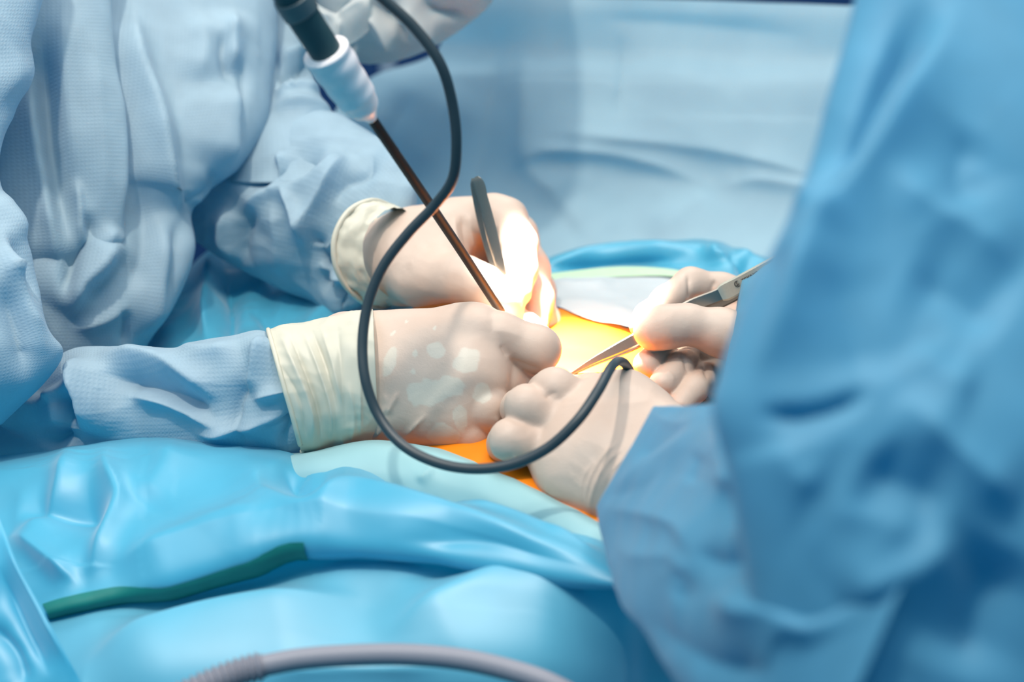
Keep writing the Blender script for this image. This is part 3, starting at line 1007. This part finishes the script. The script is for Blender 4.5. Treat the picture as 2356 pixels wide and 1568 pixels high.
# hood with a beard cover, seen from below the chin
st = [(650, -420, 1190, -420, 1.310, .9), (660, -250, 1200, -250, 1.290, .9), (690, -100, 1186, -110, 1.270, .85), (715, -20, 1158, -40, 1.260, .8), (738, 40, 1118, 20, 1.255, .75), (762, 85, 1062, 65, 1.250, .7),
      (788, 120, 1000, 105, 1.250, .6), (812, 140, 950, 128, 1.250, .5), (850, 148, 900, 143, 1.250, .4)]
hd, _ = loft('hood', st, M_HOOD, SL, nv=110, nu=150, ridges=[
    ([(850, 0), (905, 50), (960, 100)], 16, 20, -0.014),
    ([(840, 20), (880, 70), (900, 120)], 16, 16, 0.014),
    ([(975, -10), (1000, 20), (1060, 40), (1110, 36)], 10, 18, -0.014),
    ([(900, 20), (960, 60), (1010, 100)], 30, 24, 0.012),
    ([(800, 60), (805, 110), (812, 130)], 14, 12, -0.008),
    ([(818, 0), (815, 40), (800, 55)], 10, 10, -0.010),
], crump=[(0.09, 0.0012, 12)])
tag(hd, 'pale hood with beard cover')
# V shaped ties and neck
nk = loft('neck', [(600, -160, 860, -160, 1.280, .8), (630, -60, 850, -60, 1.280, .8), (640, -20, 810, -20, 1.280, .8), (648, 6, 796, 4, 1.280, .7), (660, 16, 780, 12, 1.280, .5)], M_NECK, SL, nv=40, nu=60)[0]
tag(nk, 'bare brown skin of the neck')
c1, _ = sheet('collar', [[(690, -20, 1.195), (730, 10, 1.195), (775, 30, 1.195), (800, 10, 1.195), (840, -30, 1.200)],
                         [(690, 20, 1.190), (730, 40, 1.190), (775, 46, 1.190), (805, 36, 1.190), (850, 0, 1.195)],
                         [(700, 110, 1.195), (730, 110, 1.195), (775, 110, 1.195), (810, 100, 1.200), (850, 70, 1.205)]], M_HOOD, hd, nv=30, nu=60,
              ridges=[([(700, 20), (740, 36), (775, 46)], 6, 6, 0.005), ([(775, 46), (800, 25), (840, 0)], 6, 6, 0.005), ([(782, 40), (780, 70), (776, 105)], 4, 4, 0.004)])

# ---- near fist of the left surgeon
g1 = hand('gloved_hand', [
    (0.016, [[(800, 800, .955, 84), (1085, 785, .948, 80)], [(800, 880, .945, 92), (1075, 868, .938, 92)], [(805, 940, .945, 82), (1050, 945, .938, 88)],
             [(820, 860, .985, 95), (1050, 860, .985, 95)], [(1085, 785, .95, 76), (1075, 868, .94, 80), (1045, 945, .94, 84)]]),
    (0.008, [[(1095, 768, .952, 60), (1150, 776, .944, 54), (1236, 803, .944, 50), (1200, 826, .995, 44), (1130, 826, 1.0, 44)]]),
    (0.008, [[(1085, 856, .936, 58), (1150, 876, .944, 50), (1210, 890, .958, 46), (1170, 895, 1.0, 42), (1120, 890, 1.0, 42)]]),
    (0.008, [[(1070, 915, .934, 56), (1118, 938, .925, 50), (1142, 948, .94, 44), (1120, 960, .98, 40)]]),
    (0.008, [[(1040, 965, .938, 56), (1082, 990, .93, 48), (1104, 1000, .94, 40), (1080, 1005, .97, 36)]]),
    (0.010, [[(880, 800, 1.0, 70), (1040, 770, 1.02, 52), (1130, 770, 1.02, 44), (1185, 775, 1.015, 38)]]),
], M_GLOVE, SL, join=0.0017, ridges=[
    ([(1165, 822), (1205, 838), (1248, 852)], 5, 5, -0.0015),
    ([(1128, 985), (1145, 975), (1140, 955)], 5, 5, 0.0012),
    ([(920, 895), (905, 925), (885, 960)], 4, 4, 0.0016),
    ([(985, 950), (955, 980), (930, 1005)], 4, 4, 0.0014),
    ([(870, 960), (890, 930), (880, 900)], 5, 5, 0.0010),
    ([(840, 1010), (850, 960), (850, 900)], 4, 4, 0.0014),
    ([(858, 1012), (880, 985), (893, 950)], 4, 4, 0.0014),
    ([(1150, 790), (1160, 810), (1168, 822)], 4, 6, -0.0012),
    ([(1125, 760), (1170, 765), (1210, 780)], 12, 12, 0.0008),
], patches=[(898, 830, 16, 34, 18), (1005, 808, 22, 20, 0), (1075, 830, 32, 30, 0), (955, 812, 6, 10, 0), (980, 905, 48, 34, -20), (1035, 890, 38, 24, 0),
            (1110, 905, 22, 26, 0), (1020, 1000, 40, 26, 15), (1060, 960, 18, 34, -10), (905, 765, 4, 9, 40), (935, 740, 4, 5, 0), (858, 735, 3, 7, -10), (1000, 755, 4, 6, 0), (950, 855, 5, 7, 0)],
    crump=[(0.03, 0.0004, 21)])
tag(g1, 'cream latex glove, closed fist with the back of the hand to the camera')
cf, Vc = loft('glove_cuff', [(614, 758, 698, 1054, .948, 1.0), (650, 748, 728, 1052, .948, .98), (700, 742, 765, 1045, .949, .92), (760, 728, 805, 1040, .948, .92), (815, 716, 838, 1030, .948, .92), (858, 712, 872, 1022, .949, .9)],
              M_CUFF, g1, nv=80, nu=140, ridges=[
    ([(640, 760), (680, 850), (715, 950), (720, 1040)], 6, 8, 0.0035),
    ([(660, 755), (705, 860), (735, 960), (735, 1040)], 5, 5, -0.003),
    ([(690, 750), (735, 850), (765, 950), (762, 1030)], 6, 6, 0.003),
    ([(712, 745), (750, 850), (780, 960)], 5, 5, -0.0028),
    ([(735, 742), (770, 850), (790, 940)], 5, 5, 0.0022),
    ([(640, 830), (690, 920), (705, 1020)], 5, 5, -0.002),
    ([(775, 730), (785, 860), (800, 1000)], 6, 6, -0.0018),
    ([(825, 720), (828, 860), (830, 1020)], 4, 4, 0.0022),
    ([(800, 870), (815, 960), (805, 1030)], 6, 6, 0.0016),
], crump=[(0.025, 0.0012, 13)])
rl = tube('rolled_edge', Vc[1][::4], 0.0016, M_CUFF, g1, n=140, nu=10, pixels=False)

# ---- far hand of the left surgeon, holding forceps like a pen
g2 = hand('gloved_hand', [
    (0.020, [[(905, 595, 1.115, 92), (940, 585, 1.105, 90), (1000, 560, 1.10, 74), (1075, 515, 1.105, 54)], [(930, 610, 1.09, 84), (1010, 620, 1.07, 66)],
             [(960, 580, 1.125, 74), (1080, 560, 1.135, 56)]]),
    (0.010, [[(1050, 505, 1.105, 50), (1135, 494, 1.095, 43), (1165, 505, 1.09, 44), (1192, 560, 1.072, 40), (1194, 620, 1.06, 37), (1190, 672, 1.048, 33)]]),
    (0.010, [[(960, 640, 1.07, 66), (1060, 640, 1.045, 50), (1110, 655, 1.037, 42), (1155, 692, 1.037, 36), (1170, 714, 1.040, 30)]]),
    (0.010, [[(1080, 540, 1.13, 50), (1190, 540, 1.125, 42), (1220, 620, 1.11, 40), (1232, 690, 1.09, 38), (1228, 745, 1.075, 34)]]),
    (0.010, [[(1080, 560, 1.15, 48), (1205, 590, 1.145, 38), (1238, 670, 1.13, 36), (1250, 740, 1.105, 34), (1262, 800, 1.085, 26)]]),
    (0.008, [[(1150, 742, 1.05, 26), (1210, 752, 1.05, 30), (1258, 785, 1.058, 26)]]),
], M_GLOVE, SL, join=0.007, ridges=[
    ([(1045, 495), (1048, 540), (1062, 590)], 6, 6, 0.0022),
    ([(1062, 490), (1068, 540), (1080, 590)], 6, 6, -0.0020),
    ([(1078, 485), (1084, 540), (1098, 620)], 6, 6, 0.0020),
    ([(985, 560), (960, 590), (930, 620)], 14, 14, 0.0012),
], crump=[(0.03, 0.0005, 22)])
tag(g2, 'cream latex glove lit white, fingers pinching the upright forceps')
cf, Vc = loft('glove_cuff', [(868, 452, 830, 700, 1.125, .75), (885, 470, 845, 700, 1.122, .75), (915, 500, 865, 702, 1.118, .76), (945, 518, 895, 702, 1.113, .8), (965, 512, 925, 700, 1.11, .8)],
              M_CUFF, g2, nv=60, nu=120, ridges=[
    ([(880, 490), (850, 580), (855, 660)], 6, 6, 0.003),
    ([(900, 500), (870, 590), (872, 670)], 6, 6, -0.003),
    ([(915, 510), (890, 600), (892, 680)], 6, 6, 0.0025),
    ([(840, 510), (815, 580), (830, 660)], 8, 8, -0.0025),
], crump=[(0.02, 0.0012, 14)])
ring = np.array([P(x, y, d) for x, y, d in ((905, 476, 1.10), (850, 462, 1.07), (800, 488, 1.055), (770, 545, 1.05), (770, 600, 1.052), (790, 650, 1.06), (830, 690, 1.075), (870, 705, 1.11),
                                            (905, 690, 1.16), (930, 620, 1.20), (935, 540, 1.19), (925, 495, 1.14))])
# loose flared glove mouth from the rolled rim to the cuff
nu = 96
rim = catmull(np.concatenate([ring, ring[:1]]), nu + 1)[:-1]
inner = []
cen = P(880, 590, 1.12)
for k, p in enumerate(rim):
    inner.append(cen + (p - cen) * 0.86 + (P(945, 590, 1.11) - P(880, 590, 1.12)) * 0.75)
inner = np.array(inner)
V = np.stack([rim * (1 - t) + inner * t for t in np.linspace(0, 1, 24)], 0)
fl = V.reshape(-1, 3)
cvec = fl - cen
cvec /= np.linalg.norm(cvec, axis=1)[:, None]
fl = fl + cvec * (0.0026 * crumple(fl, 0.016, 15))[:, None]
mesh_obj('glove_mouth', fl, grid_faces(24, nu, True), M_CUFF, g2)
tube('rolled_edge', np.concatenate([ring, ring[:1]]), 0.0022, M_CUFF, g2, n=120, nu=12, pixels=False)

# ------------------------------------------------------------------ right surgeon
SR = empty('person', (P(2300, 600, .75)[0] + 0.15, P(2300, 600, .75)[1], 0))
tag(SR, 'surgeon on the right, blurred blue gown with shade in its colour, close to the camera', 'person')
st = [(2330, -900, 2820, -900, 0.590, .45), (2110, -520, 2900, -520, 0.580, .45), (2010, -200, 2900, -200, 0.570, .45), (1966, 0, 2900, 0, 0.560, .45), (1926, 150, 2900, 150, 0.550, .45), (1880, 330, 2900, 330, 0.540, .45), (1832, 470, 2900, 470, 0.535, .45),
      (1790, 570, 2900, 570, 0.530, .45), (1742, 655, 2900, 655, 0.525, .45), (1706, 740, 2900, 740, 0.520, .45), (1668, 850, 2900, 850, 0.515, .45), (1650, 930, 2900, 960, 0.510, .45),
      (1680, 1060, 2900, 1100, 0.505, .45), (1720, 1300, 2900, 1300, 0.500, .45), (1760, 1700, 2900, 1700, 0.500, .45)]
gr, _ = loft('gown', st, M_GOWN_R, SR, nv=200, nu=260, ridges=[
    ([(2230, -20), (2120, 180), (2000, 400), (1900, 580), (1800, 800), (1700, 960)], 44.85, 68.77, 0.01739),
    ([(2150, -20), (2040, 180), (1950, 360), (1860, 520)], 59.8, 44.85, -0.01508),
    ([(2080, -20), (1990, 200), (1900, 420), (1800, 560)], 50.83, 29.9, 0.00580),
    ([(1990, 340), (1900, 440), (1830, 500)], 20.93, 26.91, 0.00477),
    ([(1960, 480), (1880, 560), (1780, 640)], 23.92, 29.9, 0.00477),
    ([(2040, 380), (2120, 470), (2240, 540), (2356, 640)], 59.8, 74.75, 0.00750),
    ([(2080, 620), (2200, 680), (2320, 760)], 74.75, 74.75, -0.00614),
    ([(2250, 300), (2200, 400), (2240, 500)], 59.8, 59.8, -0.00477),
    ([(1730, 960), (1850, 955), (1960, 920), (2020, 880)], 23.92, 35.88, -0.00682),
    ([(1740, 930), (1880, 925), (2000, 870)], 29.9, 35.88, 0.00341),
    ([(2060, 900), (2180, 1020), (2300, 1130), (2360, 1180)], 59.8, 65.78, 0.00818),
    ([(1800, 1000), (1830, 1080), (1900, 1130)], 59.8, 59.8, 0.00409),
    ([(1980, 1060), (2080, 1120), (2200, 1160)], 89.7, 74.75, -0.00750),
    ([(1900, 1180), (2040, 1200), (2100, 1260)], 59.8, 59.8, 0.00341),
    ([(2230, 1220), (2120, 1300), (2000, 1350), (1930, 1400)], 74.75, 74.75, 0.00750),
    ([(2340, 1250), (2260, 1400), (2200, 1568)], 104.65, 89.7, -0.01023),
    ([(1900, 620), (1960, 780), (1990, 900)], 59.8, 59.8, -0.00409),
    ([(2100, 780), (2160, 860), (2260, 900)], 59.8, 59.8, 0.00409),
], crump=[(0.16, 0.003, 16, (-.5, .2, .8))])
tag(gr, 'blue gown, shade mixed into its colour, large soft diagonal folds')
# near forearm sleeve
st = [(1505, 938, 1376, 1165, .77, .75), (1545, 936, 1388, 1230, .74, .72), (1640, 930, 1418, 1370, .67, .68), (1720, 930, 1480, 1450, .61, .62), (1800, 940, 1560, 1568, .56, .58), (1950, 980, 1680, 1700, .52, .55), (2200, 1080, 1850, 1850, .49, .5)]
s, _ = loft('sleeve', st, M_GOWN_R, gr, nv=150, nu=170, ridges=[
    ([(1490, 945), (1560, 975), (1620, 960), (1660, 930)], 20.125, 23, 0.00525),
    ([(1640, 970), (1560, 1020), (1470, 1080), (1400, 1150)], 17.25, 25.875, 0.00525),
    ([(1600, 970), (1520, 1020), (1450, 1060)], 20.125, 17.25, -0.00525),
    ([(1385, 1170), (1500, 1190), (1570, 1220), (1600, 1300)], 14.375, 34.5, 0.00630),
    ([(1380, 1150), (1480, 1120), (1580, 1030)], 31.625, 20.125, -0.00420),
    ([(1650, 970), (1670, 1080), (1690, 1160)], 23, 28.75, 0.00735),
    ([(1620, 1040), (1600, 1080), (1590, 1120)], 17.25, 17.25, -0.00525),
    ([(1700, 1110), (1690, 1180), (1720, 1200)], 25.875, 25.875, -0.01050),
    ([(1740, 1070), (1780, 1150), (1770, 1260), (1690, 1320)], 37.375, 37.375, 0.01050),
    ([(1600, 1270), (1660, 1290), (1740, 1260)], 28.75, 23, -0.00840),
    ([(1400, 1250), (1460, 1280), (1560, 1290), (1600, 1380)], 20.125, 34.5, 0.00420),
    ([(1560, 1310), (1580, 1350), (1550, 1380)], 17.25, 17.25, -0.00420),
    ([(1620, 1340), (1700, 1400), (1840, 1430), (1880, 1500)], 51.75, 57.5, 0.00840),
    ([(1460, 1400), (1560, 1480), (1640, 1530), (1800, 1540)], 37.375, 43.125, -0.00630),
    ([(1800, 1290), (1850, 1380), (1870, 1450)], 43.125, 43.125, -0.00735),
], crump=[(0.09, 0.002, 17)])
# far forearm sleeve, mostly behind the body
st = [(1705, 640, 1660, 930, .985, .7), (1790, 600, 1740, 960, .96, .7), (1950, 560, 1920, 980, .92, .7), (2200, 520, 2160, 1000, .86, .7)]
s, _ = loft('sleeve', st, M_GOWN_R, gr, nv=60, nu=90, crump=[(0.05, 0.004, 18)])

# ---- near fist of the right surgeon
g4 = hand('gloved_hand', [
    (0.018, [[(1315, 935, .892, 46), (1420, 960, .880, 84), (1520, 1000, .86, 84)], [(1275, 980, .888, 58), (1390, 1050, .865, 112), (1460, 1110, .845, 110)],
             [(1245, 1028, .882, 48), (1330, 1090, .862, 78), (1410, 1150, .845, 72)], [(1285, 955, .892, 56), (1340, 1000, .885, 84), (1400, 1040, .875, 96)], [(1400, 915, .90, 44), (1440, 925, .895, 50), (1500, 965, .885, 56)]]),
    (0.007, [[(1330, 930, .885, 50), (1276, 900, .882, 50), (1262, 905, .915, 46), (1300, 910, .94, 40)]]),
    (0.007, [[(1270, 965, .876, 54), (1212, 935, .874, 46), (1198, 940, .905, 42), (1240, 940, .935, 38)]]),
    (0.007, [[(1240, 1020, .872, 50), (1174, 1012, .868, 44), (1165, 1020, .895, 40), (1200, 1010, .925, 36)]]),
    (0.010, [[(1420, 930, .92, 50), (1360, 905, .945, 40), (1310, 905, .955, 36)]]),
], M_GLOVE, SR, join=0.0026, ridges=[
    ([(1285, 903), (1268, 906), (1252, 920)], 5, 7, -0.0010),
    ([(1195, 1045), (1205, 1060), (1212, 1075)], 3, 3, 0.0010),
    ([(1180, 1045), (1190, 1062)], 3, 3, 0.0010),
    ([(1350, 1190), (1350, 1130), (1380, 1060), (1440, 1000)], 4, 4, 0.0014),
    ([(1362, 1195), (1364, 1135), (1395, 1070), (1450, 1015)], 4, 4, 0.0014),
    ([(1340, 1170), (1340, 1110), (1370, 1050)], 4, 4, 0.0010),
    ([(1385, 1130), (1410, 1080), (1460, 1040)], 5, 5, 0.0012),
], crump=[(0.03, 0.0005, 23)])
tag(g4, 'cream latex glove, knuckles resting on the orange skin')
# ---- far hand of the right surgeon, holding the engraved forceps
g3 = hand('gloved_hand', [
    (0.014, [[(1760, 800, 1.04, 110), (1690, 800, 1.045, 84), (1650, 770, 1.05, 60)], [(1670, 850, 1.045, 60), (1650, 900, 1.03, 44)], [(1700, 700, 1.05, 50), (1680, 780, 1.05, 60)]]),
    (0.006, [[(1720, 690, 1.045, 46), (1660, 668, 1.045, 38), (1588, 652, 1.04, 35), (1535, 690, 1.02, 33), (1492, 728, 1.005, 31), (1474, 748, 1.0, 27)]]),
    (0.008, [[(1740, 790, .985, 62), (1660, 765, .985, 52), (1580, 745, .982, 42), (1530, 752, .98, 46), (1500, 762, .98, 43)]]),
    (0.005, [[(1640, 775, 1.045, 40), (1560, 798, 1.025, 33), (1515, 815, 1.0, 31), (1488, 838, .985, 32)]]),
    (0.005, [[(1660, 800, 1.045, 42), (1592, 822, 1.015, 33), (1560, 846, .99, 32), (1524, 884, .972, 32)]]),
    (0.005, [[(1660, 860, 1.03, 40), (1622, 868, 1.0, 32), (1596, 894, .98, 31), (1562, 934, .965, 30)]]),
], M_GLOVE, SR, join=0.0018, ridges=[
    ([(1580, 622), (1588, 660), (1588, 706)], 5, 5, -0.0026),
    ([(1648, 640), (1638, 664), (1632, 690)], 5, 5, -0.0020),
    ([(1556, 806), (1576, 830), (1584, 866)], 5, 5, -0.0020),
    ([(1610, 796), (1618, 830), (1628, 880)], 5, 5, -0.0022),
    ([(1625, 810), (1640, 860), (1650, 910)], 5, 5, 0.0012),
    ([(1530, 850), (1545, 862), (1552, 880)], 3, 3, 0.0006),
], crump=[(0.03, 0.0004, 24)])
tag(g3, 'cream latex glove, thumb and finger pinching the engraved forceps')

# ------------------------------------------------------------------ instruments
def blade(name, pts, mat, parent, n=60):
    """flat steel strip: (x, y, depth, half width m, half thickness m) with the width direction across the photo plane"""
    Q = catmull(np.array([list(P(x, y, d)) + [hw, ht] for x, y, d, hw, ht in pts]), n)
    C = Q[:, :3]
    T = np.gradient(C, axis=0)
    T /= np.linalg.norm(T, axis=1)[:, None]
    prof = [(-1, -.5), (-.8, -1), (.8, -1), (1, -.5), (1, .5), (.8, 1), (-.8, 1), (-1, .5)]
    V = []
    for i in range(n):
        f = C[i] - CAM
        f = f / np.linalg.norm(f)
        wv = np.cross(T[i], f)
        wv /= np.linalg.norm(wv)
        tv = np.cross(T[i], wv)
        V.append([C[i] + wv * a * Q[i, 3] + tv * b * Q[i, 4] for a, b in prof])
    V = np.array(V)
    verts = V.reshape(-1, 3)
    faces = grid_faces(n, 8, True).tolist() + [list(range(8))[::-1], list(range((n - 1) * 8, n * 8))]
    o = mesh_obj(name, verts, faces, mat, parent, smooth=False)
    return o


# forceps upright in the left surgeon's far hand
fa = empty('tissue_forceps', P(1196, 726, 1.05))
tag(fa, 'slim steel forceps held upright in the left surgeon\'s brightly lit far hand', 'forceps')
blade('tine', [(1096, 406, 1.040, .0012, .0008), (1099, 414, 1.040, .0032, .0010), (1112, 460, 1.041, .0038, .0011), (1128, 520, 1.043, .0040, .0012), (1142, 575, 1.045, .0036, .0012), (1156, 630, 1.047, .0034, .0012), (1172, 680, 1.049, .0026, .0012), (1196, 726, 1.051, .0014, .0010)], M_STEEL, fa)
blade('tine', [(1088, 410, 1.046, .0010, .0008), (1089, 418, 1.046, .0020, .0010), (1097, 470, 1.049, .0022, .0011), (1110, 530, 1.053, .0022, .0012), (1127, 590, 1.056, .0022, .0012), (1146, 650, 1.056, .0020, .0012), (1165, 690, 1.055, .0018, .0012), (1194, 726, 1.053, .0012, .0010)], M_STEEL, fa)

# engraved forceps in the right surgeon's far hand
fb = empty('tissue_forceps', P(1312, 861, 1.0))
tag(fb, 'engraved steel forceps pointing down left at the wound, in the right surgeon\'s far hand', 'forceps')
t1 = blade('tine', [(1311, 861, 1.003, .0007, .0006), (1370, 827, 1.0, .0024, .0009), (1420, 802, .998, .0038, .0011), (1465, 779, .996, .0046, .0012), (1530, 740, .998, .0048, .0012), (1590, 704, 1.000, .0048, .0012), (1650, 680, .995, .0047, .0012), (1661, 675, .994, .0048, .0012)], M_STEEL, fb)
t2 = blade('tine', [(1313, 863, 1.006, .0007, .0006), (1372, 832, 1.008, .0022, .0009), (1422, 810, 1.010, .0034, .0011), (1467, 787, 1.010, .0044, .0012), (1532, 752, 1.012, .0048, .0012), (1594, 718, 1.010, .0048, .0012), (1664, 689, 1.004, .0050, .0012), (1730, 652, .992, .0052, .0012), (1800, 612, .980, .0056, .0012)], M_STEEL, fb)
grip = blade('grip_plate', [(1657, 677, .9925, .0050, .0014), (1664, 673.5, .992, .0060, .0016), (1700, 655, .986, .0062, .0016), (1750, 629, .977, .0064, .0016), (1810, 598, .966, .0066, .0016)], M_STEEL_B, fb)
# engraving
ga, gb = P(1664, 673.5, .992), P(1810, 598, .966)
gx = (gb - ga) / np.linalg.norm(gb - ga)
gf = ga - CAM
gf /= np.linalg.norm(gf)
gy = np.cross(gx, gf)
gy /= np.linalg.norm(gy)
if gy @ UP < 0:
    gy = -gy
gn = np.cross(gx, gy)
if gn @ gf > 0:
    gn = -gn


def engrave(body, size, along, across, name):
    cu = bpy.data.curves.new(name, 'FONT')
    cu.body = body
    cu.size = size
    cu.extrude = 0.00008
    tmp = bpy.data.objects.new(name, cu)
    scn.collection.objects.link(tmp)
    dg = bpy.context.evaluated_depsgraph_get()
    me = bpy.data.meshes.new_from_object(tmp.evaluated_get(dg))
    bpy.data.objects.remove(tmp)
    org = ga + gx * along + gy * across + gn * 0.00172
    co = np.zeros(len(me.vertices) * 3)
    me.vertices.foreach_get('co', co)
    co = co.reshape(-1, 3)
    co = org + np.outer(co[:, 0], gx) + np.outer(co[:, 1], gy) + np.outer(co[:, 2], gn)
    me.vertices.foreach_set('co', co.ravel())
    me.materials.clear()
    me.materials.append(M_ETCH)
    me.update()
    o = bpy.data.objects.new(name, me)
    link(o, grip)
    return o


engrave('TEKNO', 0.0042, 0.0165, -0.0002, 'engraved_lettering')
# round emblem: broken ring with an upright bar
def emblem():
    v, f = [], []

    def arc(r0, r1, a0, a1, n=18):
        b = len(v)
        for k in range(n + 1):
            a = math.radians(a0 + (a1 - a0) * k / n)
            for r in (r0, r1):
                v.append(org + gx * r * math.cos(a) + gy * r * math.sin(a))
        for k in range(n):
            f.append([b + 2 * k, b + 2 * k + 1, b + 2 * k + 3, b + 2 * k + 2])
    org = ga + gx * 0.0130 + gy * 0.0010 + gn * 0.0018
    arc(0.0017, 0.0023, 60, 300)
    arc(0.0008, 0.0013, 200, 360)
    b = len(v)
    for x, y in ((-.0004, -.0012), (.0001, -.0012), (.0001, .0016), (-.0004, .0016)):
        v.append(org + gx * x + gy * y)
    f.append([b, b + 1, b + 2, b + 3])
    return mesh_obj('engraved_emblem', v, f, M_ETCH, grip, smooth=False)


emblem()

# laparoscopic instrument: dark handle, white ribbed collar, black shaft
ins = empty('electrosurgical_instrument', P(1152, 716, 1.005))
tag(ins, 'long black shafted instrument with slate handle and white ribbed collar, above the fist', 'instrument')
tube('handle', [(566, -215, .725), (622, -110, .740), (650, -50, .750), (690, 25, .763), (735, 95, .776), (774, 156, .786)], [.0085, .0100, .0096, .0092, .0089, .0090], M_HANDLE, ins, n=60, nu=40)
tube('handle_band', [(672, -8, .757), (682, 10, .7605), (694, 30, .764)], [.0105, .0106, .0102], simple_mat('band_grey', (0.10, 0.13, 0.14), rough=0.45), ins, n=16, nu=40)
col = tube('collar', [(749, 118, .779), (757, 132, .782), (775, 158, .787), (795, 188, .793), (812, 212, .798), (826, 232, .802), (840, 252, .806), (850, 266, .809), (857, 276, .811)],
           [.0130, .0133, .0130, .0122, .0120, .0107, .0086, .0045, .0030], M_COLLAR, ins, n=80, nu=48, prof=lambda t: 1 + 0.022 * np.sin(t * 30 + 1) * np.clip((0.8 - t) * 6, 0, 1))
sh = tube('shaft', [(848, 262, .808), (950, 412, .860), (1050, 560, .925), (1152, 716, 1.0)], [.0031, .0031, .0031, .0032], M_SHAFT, ins, n=60, nu=24)
blade('shaft_groove', [(856, 272, .8085, .0007, .0002), (950, 411, .857, .0007, .0002), (1050, 559, .922, .0007, .0002), (1148, 708, .994, .0007, .0002)], simple_mat('shaft_inlay', (0.07, 0.055, 0.048), rough=0.35, metal=0.5), sh)

# cable looping across the hands
cab = tube('instrument_cable', [(568, -212, .726), (556, -250, .722), (570, -290, .722), (640, -280, .735), (740, -170, .755), (835, -45, .775), (880, -4, .78), (950, 60, .785), (1012, 145, .79), (1041, 240, .80), (1050, 340, .81), (1040, 415, .82), (1000, 472, .83), (940, 535, .836), (880, 615, .84), (845, 705, .842), (834, 790, .84), (840, 870, .836),
                                (868, 950, .834), (920, 1018, .826), (1000, 1062, .816), (1090, 1078, .808), (1180, 1067, .802), (1260, 1030, .797), (1330, 965, .795), (1375, 900, .805), (1402, 850, .825), (1418, 832, .848), (1434, 833, .875), (1448, 852, .905), (1457, 882, .942), (1466, 925, .965)],
           .0031, M_CABLE, None, n=300, nu=18)
tag(cab, 'thin dark cable looping down across the gloved hands', 'cable')

# grey corrugated hose at the bottom
hp = [(420, 1600, .70), (500, 1560, .705), (580, 1536, .71), (640, 1525, .712)]
hs = tube('suction_hose', [(600, 1532, .711), (680, 1517, .714), (800, 1507, .717), (930, 1505, .718), (1060, 1516, .716), (1170, 1540, .712), (1260, 1570, .706), (1350, 1620, .70), (1450, 1700, .69), (1540, 1840, .69), (1580, 2000, .70)], .0055, M_HOSE, None, n=120, nu=28)
tag(hs, 'smooth grey suction hose with a ribbed end, lying on the drape at the bottom', 'hose')
tube('ribbed_end', [(400, 1612, .698), (480, 1573, .704), (550, 1546, .709), (606, 1531, .711)], .0068, M_HOSE, hs, n=150, nu=28, prof=lambda t: 1 + 0.15 * np.sin(t * 2 * math.pi * 13))

# pole far behind
pl = empty('infusion_pole', (P(893, 180, 2.6)[0], P(893, 180, 2.6)[1], 0))
tag(pl, 'thin grey metal pole standing against the navy wall behind the hood', 'pole')
tube('pole', [(pl.location.x, pl.location.y, 0.03), (pl.location.x, pl.location.y, 1.2), (pl.location.x, pl.location.y, 2.2)], .016, M_POLE, pl, n=12, pixels=False)
for k in range(5):
    a = k * 2 * math.pi / 5
    tube('leg', [(pl.location.x, pl.location.y, 0.08), (pl.location.x + .28 * math.cos(a), pl.location.y + .28 * math.sin(a), 0.03)], .014, M_POLE, pl, n=8, pixels=False)
